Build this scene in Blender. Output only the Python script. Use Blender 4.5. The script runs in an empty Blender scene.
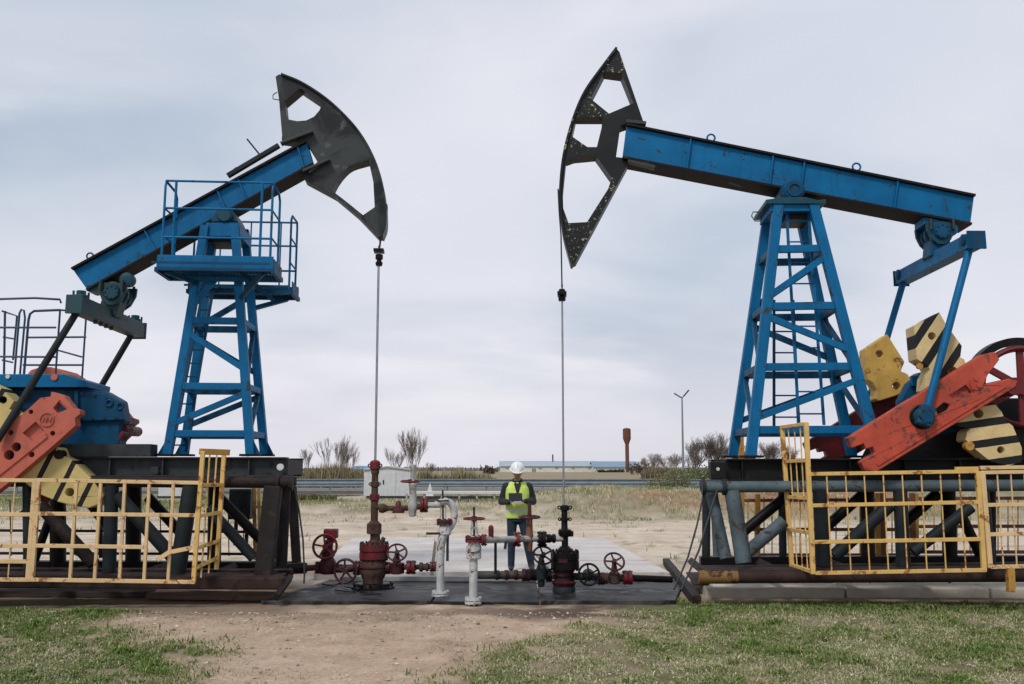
import bpy, math, random
import numpy as np
from mathutils import Vector, Matrix
from mathutils.geometry import tessellate_polygon
R = math.radians
random.seed(7)
rng = np.random.default_rng(7)
scene = bpy.context.scene
col = scene.collection

# ------------------------------------------------------------------ camera
F, PITCH = 900.0, R(8.1)
CAM = Vector((0, 0, 1.65))
cam = bpy.data.objects.new('camera', bpy.data.cameras.new('camera'))
col.objects.link(cam)
cam.location = CAM
cam.rotation_euler = (R(90) + PITCH, 0, 0)
cam.data.sensor_width = 36
cam.data.lens = F / 1024 * 36
cam.data.clip_start = .1
cam.data.clip_end = 9000
scene.camera = cam

def ray(u, v):
    a, b = (u - 512) / F, -(v - 342) / F
    return Vector((a, math.cos(PITCH) - b * math.sin(PITCH), math.sin(PITCH) + b * math.cos(PITCH)))
def at(u, v, Y):                       # pixel -> world point at depth Y
    d = ray(u, v)
    return CAM + d * (Y / d.y)
def gnd(u, v, z=0.):                   # pixel -> world point at height z
    d = ray(u, v)
    return CAM + d * ((z - CAM.z) / d.z)
def local(o):                          # pixel + local depth -> point in the frame of Empty o
    m = (Matrix.Translation(o.location) @ o.rotation_euler.to_matrix().to_4x4()).inverted()
    c = m @ CAM
    r3 = m.to_3x3()
    def q(u, v, ly=0.):
        d = r3 @ ray(u, v)
        return c + d * ((ly - c.y) / d.y)
    return q

# ------------------------------------------------------------------ mesh builder
class MB:
    def __init__(s):
        s.v, s.f = [], []
    def add(s, vs, fs):
        b = len(s.v)
        s.v += [tuple(p) for p in vs]
        s.f += [tuple(i + b for i in f) for f in fs]
        return s
    def hexa(s, p):                    # 8 points: bottom loop, top loop
        return s.add(p, [(3, 2, 1, 0), (4, 5, 6, 7), (0, 1, 5, 4), (1, 2, 6, 5), (2, 3, 7, 6), (3, 0, 4, 7)])
    def box(s, c, d):
        x, y, z = (k / 2 for k in d)
        cx, cy, cz = c
        return s.hexa([(cx + i * x, cy + j * y, cz + k * z) for k in (-1, 1) for i, j in ((-1, -1), (1, -1), (1, 1), (-1, 1))])
    def bar(s, p, q, w, h=None, side=(0, 1, 0)):   # rectangular bar: w across, h along 'side'
        p, q = Vector(p), Vector(q)
        h = w if h is None else h
        d = (q - p).normalized()
        sd = Vector(side)
        sd = sd - d * sd.dot(d)
        if sd.length < 1e-4:
            sd = d.orthogonal()
        sd.normalize()
        o = d.cross(sd)
        c = [-o * w / 2 - sd * h / 2, o * w / 2 - sd * h / 2, o * w / 2 + sd * h / 2, -o * w / 2 + sd * h / 2]
        return s.hexa([p + k for k in c] + [q + k for k in c])
    def tube(s, p, q, r, r2=None, n=14, cap=True):
        p, q = Vector(p), Vector(q)
        r2 = r if r2 is None else r2
        d = (q - p).normalized()
        a = d.orthogonal().normalized()
        b = d.cross(a)
        vs = []
        for c, k in ((p, r), (q, r2)):
            vs += [c + (a * math.cos(t) + b * math.sin(t)) * k for t in (2 * math.pi * i / n for i in range(n))]
        fs = [(i, (i + 1) % n, n + (i + 1) % n, n + i) for i in range(n)]
        if cap:
            fs += [tuple(range(n))[::-1], tuple(range(n, 2 * n))]
        return s.add(vs, fs)
    def path(s, pts, r, n=10):         # one swept tube along points
        pts = [Vector(p) for p in pts]
        rr = r if isinstance(r, (list, tuple)) else [r] * len(pts)
        a = None
        vs = []
        for i, p in enumerate(pts):
            d = (pts[min(i + 1, len(pts) - 1)] - pts[max(i - 1, 0)]).normalized()
            a = d.orthogonal() if a is None else a - d * a.dot(d)
            a.normalize()
            b = d.cross(a)
            vs += [p + (a * math.cos(t) + b * math.sin(t)) * rr[i] for t in (2 * math.pi * k / n for k in range(n))]
        fs = [(i * n + k, i * n + (k + 1) % n, (i + 1) * n + (k + 1) % n, (i + 1) * n + k) for i in range(len(pts) - 1) for k in range(n)]
        e = (len(pts) - 1) * n
        fs += [tuple(range(n))[::-1], tuple(range(e, e + n))]
        return s.add(vs, fs)
    def lathe(s, c, prof, axis=(0, 0, 1), n=28):   # prof: (distance along axis, radius)
        c = Vector(c)
        d = Vector(axis).normalized()
        a = d.orthogonal().normalized()
        b = d.cross(a)
        vs = []
        for h, r in prof:
            vs += [c + d * h + (a * math.cos(t) + b * math.sin(t)) * r for t in (2 * math.pi * k / n for k in range(n))]
        m = len(prof)
        fs = [(i * n + k, i * n + (k + 1) % n, (i + 1) * n + (k + 1) % n, (i + 1) * n + k) for i in range(m - 1) for k in range(n)]
        fs += [tuple(range(n))[::-1], tuple(range((m - 1) * n, m * n))]
        return s.add(vs, fs)
    def torus(s, c, r, t, axis=(0, -1, 0), n=32, k=8, flat=1.):
        c = Vector(c)
        d = Vector(axis).normalized()
        a = d.orthogonal().normalized()
        b = d.cross(a)
        vs = []
        for i in range(n):
            al = 2 * math.pi * i / n
            o = a * math.cos(al) + b * math.sin(al)
            vs += [c + o * (r + t * math.cos(be)) + d * t * flat * math.sin(be) for be in (2 * math.pi * j / k for j in range(k))]
        fs = [(i * k + j, ((i + 1) % n) * k + j, ((i + 1) % n) * k + (j + 1) % k, i * k + (j + 1) % k) for i in range(n) for j in range(k)]
        return s.add(vs, fs)
    def prism(s, outer, dv, holes=()):  # front polygon (3D points) with holes, swept by dv
        dv = Vector(dv)
        loops = [[Vector(p) for p in outer]] + [[Vector(p) for p in h] for h in holes]
        flat = [p for l in loops for p in l]
        n = len(flat)
        tri = tessellate_polygon(loops)
        nrm = Vector((0, 0, 0))
        fs = []
        for t in tri:
            a, b, c = (flat[i] for i in t)
            g = (b - a).cross(c - a)
            if g.dot(dv) > 0:
                t = tuple(t)[::-1]
            fs += [tuple(t), tuple(i + n for i in t[::-1])]
        o = 0
        for l in loops:
            m = len(l)
            fs += [(o + i, o + (i + 1) % m, o + n + (i + 1) % m, o + n + i) for i in range(m)]
            o += m
        return s.add(flat + [p + dv for p in flat], fs)
    def build(s, name, mat, parent=None, bevel=0., smooth=False, loc=None, wall=None):
        me = bpy.data.meshes.new(name)
        me.from_pydata(s.v, [], s.f)
        me.update()
        import bmesh
        bm = bmesh.new()
        bm.from_mesh(me)
        bmesh.ops.recalc_face_normals(bm, faces=bm.faces)
        bm.to_mesh(me)
        bm.free()
        ob = bpy.data.objects.new(name, me)
        col.objects.link(ob)
        me.materials.append(mat)
        if wall:                       # sides and soffits of a cut plate, blackened as painted shade
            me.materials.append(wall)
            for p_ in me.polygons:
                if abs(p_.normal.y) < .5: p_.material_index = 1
        if parent is not None:
            ob.parent = parent
        if loc is not None:
            ob.location = loc
        if smooth:
            me.shade_smooth()
            me.set_sharp_from_angle(angle=R(38))
        if bevel:
            b = ob.modifiers.new('bevel', 'BEVEL')
            b.width = bevel
            b.segments = 2
            b.limit_method = 'ANGLE'
            b.angle_limit = R(40)
        return ob

def tag(o, label=None, cat=None, group=None, kind=None):
    if label: o['label'] = label
    if cat: o['category'] = cat
    if group: o['group'] = group
    if kind: o['kind'] = kind
    return o
def empty(name, loc, label=None, cat=None, group=None, rz=0.):
    o = bpy.data.objects.new(name, None)
    col.objects.link(o)
    o.location = loc
    o.rotation_euler = (0, 0, rz)
    o.empty_display_size = .2
    return tag(o, label, cat, group)
def one(name, mb, mat, label=None, cat=None, group=None, kind=None, at_=None, **k):
    o = mb.build(name, mat, None, **k)
    if at_ is not None:
        o.location = at_.location; o.rotation_euler = at_.rotation_euler
    return tag(o, label, cat, group, kind)

# ------------------------------------------------------------------ materials
class NT:
    def __init__(s, name):
        s.m = bpy.data.materials.new(name)
        s.m.use_nodes = True
        s.t = s.m.node_tree
        s.b = s.t.nodes['Principled BSDF']
    def n(s, typ, **k):
        nd = s.t.nodes.new(typ)
        for a, b in k.items():
            setattr(nd, a, b)
        return nd
    def l(s, a, b):
        s.t.links.new(a, b)
    def noise(s, scale, detail=5., rough=.6, coord=None, dist=0.):
        nd = s.n('ShaderNodeTexNoise')
        nd.inputs['Scale'].default_value = scale
        nd.inputs['Detail'].default_value = detail
        nd.inputs['Roughness'].default_value = rough
        nd.inputs['Distortion'].default_value = dist
        if coord is None:
            coord = s.coord()
        s.l(coord, nd.inputs['Vector'])
        return nd.outputs['Fac']
    def coord(s, scale=None):
        if not hasattr(s, 'tc'):
            s.tc = s.n('ShaderNodeTexCoord').outputs['Object']
        if scale is None:
            return s.tc
        mp = s.n('ShaderNodeMapping')
        mp.inputs['Scale'].default_value = scale
        s.l(s.tc, mp.inputs['Vector'])
        return mp.outputs['Vector']
    def ramp(s, fac, a, b, lo=0., hi=1.):
        nd = s.n('ShaderNodeMapRange')
        nd.inputs['From Min'].default_value = a
        nd.inputs['From Max'].default_value = b
        nd.inputs['To Min'].default_value = lo
        nd.inputs['To Max'].default_value = hi
        s.l(fac, nd.inputs['Value'])
        return nd.outputs['Result']
    def mix(s, fac, a, b, mode='MIX'):
        nd = s.n('ShaderNodeMix', data_type='RGBA', blend_type=mode)
        for v, k in ((fac, 0), (a, 6), (b, 7)):
            if isinstance(v, (int, float)):
                nd.inputs[k].default_value = v
            elif isinstance(v, tuple):
                nd.inputs[k].default_value = (*v, 1)
            else:
                s.l(v, nd.inputs[k])
        return nd.outputs[2]
    def bump(s, h, strength=.2, dist=.01):
        nd = s.n('ShaderNodeBump')
        nd.inputs['Strength'].default_value = strength
        nd.inputs['Distance'].default_value = dist
        s.l(h, nd.inputs['Height'])
        s.l(nd.outputs['Normal'], s.b.inputs['Normal'])

def k(c, f):
    return tuple(min(1, x * f) for x in c)

def paint(name, c, rough=.5, rust=.1, rustc=(.10, .045, .022), vs=2.2, metal=0., bump=.12, streak=.25, fade=.2, spec=.35):
    """painted / weathered steel: colour drift, vertical run streaks, chips and rust"""
    t = NT(name)
    n1 = t.noise(vs, 6)
    base = t.mix(t.ramp(n1, .3, .7), k(c, 1 - fade), k(c, 1 + fade))
    st = t.noise(3., 4, .6, t.coord((4.5, 4.5, .5)))
    base = t.mix(t.ramp(st, .52, .8, 0, streak), base, k(c, .35))
    fine = t.noise(46., 4, .7)
    base = t.mix(t.ramp(fine, .3, .75, 0, .16), base, k(c, .5))
    if rust > 0:
        a = t.noise(5.5, 9, .72, None, .6)
        th = .655 - .19 * rust
        msk = t.ramp(a, th, th + .035)
        rr = t.mix(t.noise(30., 3), k(rustc, .5), k(rustc, 1.7))
        base = t.mix(msk, base, rr)
        t.l(t.ramp(msk, 0, 1, rough, .85), t.b.inputs['Roughness'])
    else:
        t.l(t.ramp(fine, .3, .7, rough - .08, rough + .1), t.b.inputs['Roughness'])
    t.l(base, t.b.inputs['Base Color'])
    t.b.inputs['Metallic'].default_value = metal
    t.b.inputs['Specular IOR Level'].default_value = spec
    t.bump(t.noise(18., 6, .65), bump, .012)
    return t.m

def chipped(name, c, chip, amount=.5, rough=.45, vs=9., patch=None, spots=None):
    """paint flaked off in spots down to another colour"""
    t = NT(name)
    base = t.mix(t.ramp(t.noise(2.5, 5), .3, .7), k(c, .7), k(c, 1.35))
    if patch:
        base = t.mix(t.ramp(t.noise(.95, 6, .6, None, 1.2), .46, .54), base, patch)
    zone = t.ramp(t.noise(1.9, 2), .50, .60)
    if spots:                          # where the paint has worn: distance to rubbed places, broken up by noise
        zone = None
        for c_, r_ in spots:
            d_ = t.n('ShaderNodeVectorMath', operation='DISTANCE')
            t.l(t.coord(), d_.inputs[0]); d_.inputs[1].default_value = c_
            z_ = t.ramp(d_.outputs['Value'], r_, r_ * .45)
            if zone is None: zone = z_
            else:
                mx = t.n('ShaderNodeMath', operation='MAXIMUM'); t.l(zone, mx.inputs[0]); t.l(z_, mx.inputs[1]); zone = mx.outputs[0]
    sp = t.ramp(t.noise(vs * 2.2, 6, .7), .70 - .12 * amount, .72 - .12 * amount)
    mul = t.n('ShaderNodeMath', operation='MULTIPLY')
    t.l(zone, mul.inputs[0]); t.l(sp, mul.inputs[1])
    base = t.mix(mul.outputs[0], base, chip)
    t.l(base, t.b.inputs['Base Color'])
    t.b.inputs['Roughness'].default_value = rough
    t.b.inputs['Specular IOR Level'].default_value = .22
    t.bump(t.noise(14., 6, .7), .2, .012)
    return t.m

def striped(name, c, dark, ang, period, duty, through):
    """hazard stripes: slanted bands in the plate's own plane (x, z)"""
    t = NT(name)
    off = duty / 2 - (through.x * math.cos(ang) + through.z * math.sin(ang)) / period + 40
    sp = t.n('ShaderNodeSeparateXYZ')
    t.l(t.coord(), sp.inputs[0])
    def lin(a, b, c0):
        m1 = t.n('ShaderNodeMath', operation='MULTIPLY'); t.l(sp.outputs[0], m1.inputs[0]); m1.inputs[1].default_value = a
        m2 = t.n('ShaderNodeMath', operation='MULTIPLY_ADD'); t.l(sp.outputs[2], m2.inputs[0]); m2.inputs[1].default_value = b
        t.l(m1.outputs[0], m2.inputs[2])
        m3 = t.n('ShaderNodeMath', operation='ADD'); t.l(m2.outputs[0], m3.inputs[0]); m3.inputs[1].default_value = c0
        return m3.outputs[0]
    d = lin(math.cos(ang) / period, math.sin(ang) / period, off)
    wob = t.n('ShaderNodeMath', operation='MULTIPLY_ADD')
    t.l(t.noise(9., 3), wob.inputs[0]); wob.inputs[1].default_value = .03; t.l(d, wob.inputs[2])
    fr = t.n('ShaderNodeMath', operation='FRACT'); t.l(wob.outputs[0], fr.inputs[0])
    lt = t.n('ShaderNodeMath', operation='LESS_THAN'); t.l(fr.outputs[0], lt.inputs[0]); lt.inputs[1].default_value = duty
    base = t.mix(t.ramp(t.noise(3., 6), .3, .7), k(c, .8), k(c, 1.12))
    base = t.mix(t.ramp(t.noise(40., 3), .4, .8, 0, .25), base, k(c, .45))
    base = t.mix(lt.outputs[0], base, dark)
    ch = t.ramp(t.noise(12., 8, .75), .66, .69)
    base = t.mix(ch, base, (.13, .07, .04))
    t.b.inputs['Specular IOR Level'].default_value = .2
    t.l(base, t.b.inputs['Base Color'])
    t.b.inputs['Roughness'].default_value = .6
    t.bump(t.noise(16., 6), .15, .012)
    return t.m

def plain(name, c, rough=.6, metal=0., var=.15, vs=8., bump=.08):
    t = NT(name)
    t.l(t.mix(t.ramp(t.noise(vs, 5), .3, .7), k(c, 1 - var), k(c, 1 + var)), t.b.inputs['Base Color'])
    t.b.inputs['Roughness'].default_value = rough
    t.b.inputs['Metallic'].default_value = metal
    if bump: t.bump(t.noise(vs * 3, 4), bump, .008)
    return t.m

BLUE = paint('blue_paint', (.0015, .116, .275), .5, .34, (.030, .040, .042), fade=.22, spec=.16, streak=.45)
BLUE_DK = paint('darker_blue_paint', (.003, .060, .135), .55, .36, (.03, .03, .028), fade=.28, spec=.18, streak=.4)  # darker blue, also on the far and side tower members
TEAL = paint('dark_teal_paint', (.006, .058, .085), .5, .15, spec=.25)
BLACKRED = paint('black_flange_steel', (.011, .009, .009), .65, .35, (.04, .022, .017), spec=.15)
HEADGREY = chipped('grey_black_head_paint', (.014, .0165, .0165), (.080, .086, .084), .9, .42, 2.6, (.043, .048, .047))
HEADBLACK = chipped('black_head_paint', (.011, .012, .013), (.55, .50, .25), .95, .42, 9.)
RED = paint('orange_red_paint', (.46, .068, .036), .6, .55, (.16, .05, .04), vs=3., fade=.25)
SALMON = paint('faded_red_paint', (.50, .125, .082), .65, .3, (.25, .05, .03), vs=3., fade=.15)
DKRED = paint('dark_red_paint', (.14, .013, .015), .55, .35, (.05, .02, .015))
VALVERED = paint('valve_red_paint', (.145, .009, .016), .5, .8, (.05, .025, .02), vs=9., fade=.35, bump=.3)
RUSTY = paint('rusty_brown_metal', (.080, .045, .033), .75, .8, (.05, .022, .014), vs=8., fade=.4, bump=.35)
RUSTORANGE = paint('orange_rust_metal', (.17, .075, .042), .75, .6, (.11, .045, .02), vs=6., fade=.3)
OILY_SHADE = paint('oily_and_shade_black_metal', (.009, .0075, .0075), .42, .3, (.020, .012, .010), vs=8., spec=.14, bump=.3)  # oily parts; also painted shade in horsehead holes and dark openings
OILRED = paint('oily_dark_red_metal', (.055, .010, .013), .45, .6, (.028, .017, .014), vs=8., bump=.3, spec=.3)
YELLOW = paint('yellow_fence_paint', (.70, .44, .14), .58, .52, (.28, .11, .03), vs=5., fade=.12)
YELPALE = paint('pale_yellow_fence_paint', (.72, .49, .25), .58, .45, (.26, .11, .04), vs=5., fade=.12)
YELDK = paint('stained_yellow_paint', (.45, .24, .05), .6, .45, (.18, .075, .025), vs=5.)
CWYEL = paint('yellow_weight_paint', (.56, .34, .075), .6, .28, (.16, .08, .03), vs=3.)
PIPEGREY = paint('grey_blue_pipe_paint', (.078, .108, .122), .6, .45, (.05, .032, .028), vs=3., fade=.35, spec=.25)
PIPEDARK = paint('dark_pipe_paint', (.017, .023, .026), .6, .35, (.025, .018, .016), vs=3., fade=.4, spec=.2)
PIPEBROWN = paint('brown_black_steel', (.020, .016, .0155), .7, .5, (.042, .024, .018), vs=4., fade=.4, spec=.2)
IBLACK = paint('black_beam_paint', (.0085, .0085, .009), .6, .35, (.026, .017, .014), vs=3., spec=.2)
IGREY = paint('grey_beam_paint', (.034, .040, .043), .6, .45, (.022, .015, .013), vs=3., fade=.4, spec=.25)
SKIDRUST = paint('rust_skid_steel', (.040, .022, .019), .75, .6, (.018, .012, .011), vs=3., fade=.4, spec=.2)
SKIDYEL = paint('rust_yellow_skid_steel', (.19, .10, .030), .65, .85, (.045, .024, .019), vs=1.4, fade=.4, spec=.25)
PWHITE = paint('white_pipe_paint', (.60, .61, .61), .5, .14, (.2, .11, .06), vs=4., fade=.1)
PDIRTY = paint('dirty_white_pipe_paint', (.50, .51, .51), .55, .62, (.15, .09, .06), vs=6., fade=.2, streak=.5, bump=.3)
PGREY = paint('pale_grey_pipe_paint', (.40, .40, .37), .55, .25, (.14, .09, .05), vs=9., fade=.2)
STEEL = plain('bright_steel_rod', (.32, .33, .34), .35, .8)
DARKSTEEL = plain('dark_steel', (.03, .03, .032), .5, .3)
# ------------------------------------------------------------------ ground
_perm = np.random.default_rng(3).random((256, 256))
def vnoise(x, y):
    xi, yi = np.floor(x).astype(int), np.floor(y).astype(int)
    fx, fy = x - xi, y - yi
    fx, fy = fx * fx * (3 - 2 * fx), fy * fy * (3 - 2 * fy)
    g = lambda a, b: _perm[a % 256, b % 256]
    return (g(xi, yi) * (1 - fx) + g(xi + 1, yi) * fx) * (1 - fy) + (g(xi, yi + 1) * (1 - fx) + g(xi + 1, yi + 1) * fx) * fy
def fbm(x, y, o=4):
    s, a, t = 0., 1., 0.
    for i in range(o):
        s = s + a * vnoise(x * 2 ** i + 17.3 * i, y * 2 ** i + 5.1 * i)
        t += a; a *= .55
    return s / t
def sst(a, b, x):
    t = np.clip((x - a) / (b - a), 0, 1)
    return t * t * (3 - 2 * t)
def gz(x, y):
    x, y = np.asarray(x, float), np.asarray(y, float)
    z = (fbm(x * 1.3, y * 1.3) - .5) * .05 * (1 - sst(10.2, 10.8, y) * (1 - sst(14, 16, y))) + (fbm(x * 7, y * 7, 3) - .5) * .02
    z = z - .02 * (sst(10.6, 11.2, y) * (1 - sst(13.6, 14.2, y)))
    b = sst(30.5, 34.5, y) * (1 - sst(39, 46, y)) * (.30 + .55 * sst(-2, 3.5, x + 2 * (fbm(x * .2, y * .2) - .5)))
    z = z + b * (.8 + .45 * fbm(x * .5, y * .5)) * (1 - .75 * sst(-6, -14, x))
    z = z + sst(15, 26, y) * .03
    z = z - .08 * sst(44, 50, y) * (1 - sst(54, 58, y))
    z = z + .9 * sst(80, 330, y)
    return z
def gmask(x, y):
    """what grows where: grass cover, pale sand, red clay, field"""
    n = fbm(x * .7, y * .7)
    n2 = fbm(x * 2.3 + 9, y * 2.3)
    n3 = fbm(x * 6 + 2, y * 6 + 5, 3)
    left = sst(.5, -.9, x - (-4.35 + (10.6 - y) * .58) + (n - .5) * 1.6)
    right = sst(-.7, .5, x - (1.5 - (11.2 - y) * .50) + (n - .5) * 2.2) * .85 + .15 * sst(1.2, 3, x)
    near = np.maximum(left * (.34 + .95 * n2), right * (.45 + .95 * n2)) * (1 - sst(11.6, 12.4, y))
    mid = sst(25, 40, y + 16 * (n - .5)) * (.4 + .8 * n2)
    mid = np.maximum(mid, sst(27, 33, y) * (1 - sst(45, 48, y)) * sst(-1, 2.5, x) * (.35 + .8 * n2))
    grass = np.clip(near + mid, 0, 1)
    grass = np.maximum(grass, sst(.62, .75, n2) * .55 * sst(14, 18, y))
    sand = sst(12, 15, y) * (1 - sst(34, 48, y + 8 * (n - .5)))
    clay = sst(31, 33, y) * (1 - sst(36, 38, y)) * sst(3, 5.5, x) * sst(.42, .6, fbm(x * .45 + 3, y * .45))
    field = sst(72, 95, y)
    return grass, sand, clay, field, n3

def axis_pts(parts):
    out = []
    for a, b, s in parts:
        out += list(np.arange(a, b, s))
    return np.array(out)
gy = np.concatenate([axis_pts([(-4, 5, 1.), (5, 11.4, .06), (11.4, 15, .12), (15, 30, .22), (30, 48, .3), (48, 90, 1.2), (90, 400, 9)]), 400 * 1.25 ** np.arange(0, 14)])
gxp = np.concatenate([axis_pts([(0, 8, .08), (8, 16, .3), (16, 50, 1.2), (50, 300, 14)]), 300 * 1.3 ** np.arange(0, 12)])
gx = np.concatenate([-gxp[:0:-1], gxp])
XX, YY = np.meshgrid(gx, gy)
ZZ = gz(XX, YY)
nx, ny = len(gx), len(gy)
verts = np.stack([XX.ravel(), YY.ravel(), ZZ.ravel()], 1)
ii = (np.arange(ny - 1)[:, None] * nx + np.arange(nx - 1)[None]).ravel()
quads = np.stack([ii, ii + 1, ii + nx + 1, ii + nx], 1)
def np_mesh(name, v, f, mat, attrs=None, smooth=False):
    me = bpy.data.meshes.new(name)
    kf = f.shape[1]
    me.vertices.add(len(v)); me.vertices.foreach_set('co', v.astype(np.float32).ravel())
    me.loops.add(f.size); me.loops.foreach_set('vertex_index', f.astype(np.int32).ravel())
    me.polygons.add(len(f)); me.polygons.foreach_set('loop_start', np.arange(0, f.size, kf, dtype=np.int32))
    me.polygons.foreach_set('use_smooth', np.full(len(f), smooth))
    me.update(calc_edges=True)
    for nm, a in (attrs or {}).items():
        if a.ndim == 1:
            at_ = me.attributes.new(nm, 'FLOAT', 'POINT'); at_.data.foreach_set('value', a.astype(np.float32))
        else:
            at_ = me.attributes.new(nm, 'FLOAT_COLOR', 'POINT'); at_.data.foreach_set('color', a.astype(np.float32).ravel())
    ob = bpy.data.objects.new(name, me)
    col.objects.link(ob)
    me.materials.append(mat)
    return ob
t = NT('earth')
def attr(t, nm, out='Fac'):
    a = t.n('ShaderNodeAttribute'); a.attribute_name = nm
    return a.outputs[out]
fine = t.noise(22., 9, .75); mid = t.noise(2.6, 7, .65); big = t.noise(.35, 5)
c = t.mix(t.ramp(mid, .3, .7), (.36, .235, .15), (.67, .505, .37))
c = t.mix(t.ramp(big, .35, .65, 0, .6), c, (.61, .475, .36))
c = t.mix(t.ramp(fine, .40, .72, 0, .6), c, (.19, .13, .095))
st_ = attr(t, 'stain_shade')
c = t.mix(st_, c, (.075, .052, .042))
sandc = t.mix(t.ramp(t.noise(.8, 7, .65), .32, .68), (.45, .355, .27), (.70, .60, .49))
sandc = t.mix(t.ramp(t.noise(7., 6), .45, .75, 0, .4), sandc, (.36, .285, .215))
c = t.mix(attr(t, 'sand'), c, sandc)
gcol = t.mix(t.ramp(t.noise(1.7, 6), .32, .68), (.11, .105, .05), (.30, .25, .15))
gcol = t.mix(t.ramp(t.noise(.5, 4), .4, .65, 0, .7), gcol, (.10, .13, .045))
gcol = t.mix(t.ramp(fine, .4, .75, 0, .5), gcol, (.06, .055, .03))
c = t.mix(attr(t, 'grass'), c, gcol)
clayc = t.mix(t.ramp(t.noise(1.4, 6), .35, .65), (.24, .12, .07), (.36, .24, .15))
c = t.mix(attr(t, 'clay'), c, clayc)
fc = t.mix(t.ramp(t.noise(.06, 6), .3, .7), (.25, .20, .125), (.34, .27, .18))
c = t.mix(attr(t, 'field'), c, fc)
t.l(c, t.b.inputs['Base Color'])
t.b.inputs['Roughness'].default_value = .95
t.b.inputs['Specular IOR Level'].default_value = .1
t.bump(t.noise(34., 8, .75), .55, .03)
g, sd, cl, fl, n3 = gmask(XX.ravel(), YY.ravel())
fx_, fy_ = XX.ravel(), YY.ravel()
stain_shade = sst(9.9, 10.9, fy_ + 1.1 * (fbm(fx_ * 1.2 + 7, fy_ * 1.2) - .5)) * sst(14, 13, fy_) * sst(-5.5, -4.2, fx_) * sst(3.0, 1.6, fx_) * sst(.30, .58, fbm(fx_ * 2.1 + 3, fy_ * 2.1 + 40)) * (.45 + .45 * sst(-1.0, .6, fx_))
stain_shade = np.maximum(stain_shade, .55 * sst(10.3, 10.9, fy_) * sst(13, 12, fy_) * sst(-2.2, -2.8, fx_))  # contact shade by the left skid, painted into the soil mask
tag(np_mesh('ground', verts, quads, t.m, {'grass': np.clip(g * (.55 + .8 * n3), 0, 1), 'sand': sd, 'clay': cl, 'field': fl, 'stain_shade': stain_shade}, True), kind='structure')

# grass blades -------------------------------------------------------------
t = NT('grass_blade')
t.l(attr(t, 'tint', 'Color'), t.b.inputs['Base Color'])
t.b.inputs['Roughness'].default_value = .8
t.b.inputs['Specular IOR Level'].default_value = .15
GRASSM = t.m
def blades(name, x, y, h, w, tint, lean=.6):
    n = len(x)
    z = gz(x, y) - .004
    a = rng.uniform(0, 2 * np.pi, n)
    dx, dy = np.cos(a), np.sin(a)
    b = rng.uniform(0, 2 * np.pi, n)
    ln = np.abs(rng.normal(0, lean, n)) * h
    lx, ly = np.cos(b) * ln, np.sin(b) * ln
    v = np.zeros((n, 5, 3))
    v[:, 0] = np.stack([x - dx * w, y - dy * w, z], 1)
    v[:, 1] = np.stack([x + dx * w, y + dy * w, z], 1)
    v[:, 2] = np.stack([x + lx * .4 + dx * w * .8, y + ly * .4 + dy * w * .8, z + h * .6], 1)
    v[:, 3] = np.stack([x + lx * .4 - dx * w * .8, y + ly * .4 - dy * w * .8, z + h * .6], 1)
    v[:, 4] = np.stack([x + lx, y + ly, z + h * np.maximum(.35, 1 - .3 * np.abs(ln / h))], 1)
    o = np.arange(n)[:, None] * 5
    f = np.concatenate([o + np.array([[0, 1, 2]]), o + np.array([[0, 2, 3]]), o + np.array([[3, 2, 4]])])
    cc = np.repeat(np.concatenate([tint, np.ones((n, 1))], 1), 5, 0)
    return np_mesh(name, v.reshape(-1, 3), f, GRASSM, {'tint': cc})
def tints(n, green, x, y):
    g = np.array([.105, .19, .035]); d = np.array([.52, .47, .31]); o = np.array([.20, .23, .075])
    p = np.clip(green + rng.normal(0, .25, n), 0, 1)[:, None]
    c = np.where(p > .5, o + (g - o) * (p - .5) * 2, d + (o - d) * p * 2)
    return c * rng.uniform(.45, 1.4, (n, 1)) * np.where(rng.random((n, 1)) < .05, 1.6, 1.)
N = 900000
yy = 5.6 + 6.6 * rng.random(N) ** .9
yy[:22000] = rng.uniform(11.1, 11.6, 22000)
xx = rng.uniform(-1, 1, N) * (yy * .6 + .3)
xx[:22000] = rng.uniform(2.0, 7.2, 22000)
G = gmask(xx, yy)[0]
cl_ = fbm(xx * 4 + 31, yy * 4 + 7, 3)
keep = rng.random(N) < np.clip(G * 1.05 - .02, 0, 1) ** 1.3 * sst(.22, .66, cl_)
keep &= ~((xx > -4.3) & (xx < 2.1) & (yy > 11.05)) & ~((xx > 2.2) & (yy > 11.62)) & ~((xx < -2.7) & (yy > 11.2))
xx, yy = xx[keep], yy[keep]
gr = fbm(xx * 1.5 + 50, yy * 1.5 + 8)
gr2 = fbm(xx * 4.6 + 12, yy * 4.6 + 70, 4) + rng.normal(0, .035, len(xx))
green = .30 + np.clip((gr - .5) * 1.3, -.25, .25) + .12 * sst(-1., -2.4, xx) + .38 * sst(.60, .76, gr2) + .2 * sst(9, 6.5, yy) * sst(-2., -3.2, xx)
green = np.maximum(green, .62 * sst(10.2, 11.0, yy) * (xx > 2.0))
hh = rng.uniform(.014, .045, len(xx)) * (.6 + .9 * np.clip(green, 0, 1)) * (1 + .5 * sst(.6, .76, gr2)) * (1 + .35 * sst(10.3, 11.2, yy) * (xx > 2))
tag(blades('grass', xx, yy, hh, np.full(len(xx), .0032) + hh * .05, tints(len(xx), green, xx, yy), 1.1), kind='stuff')
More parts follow.
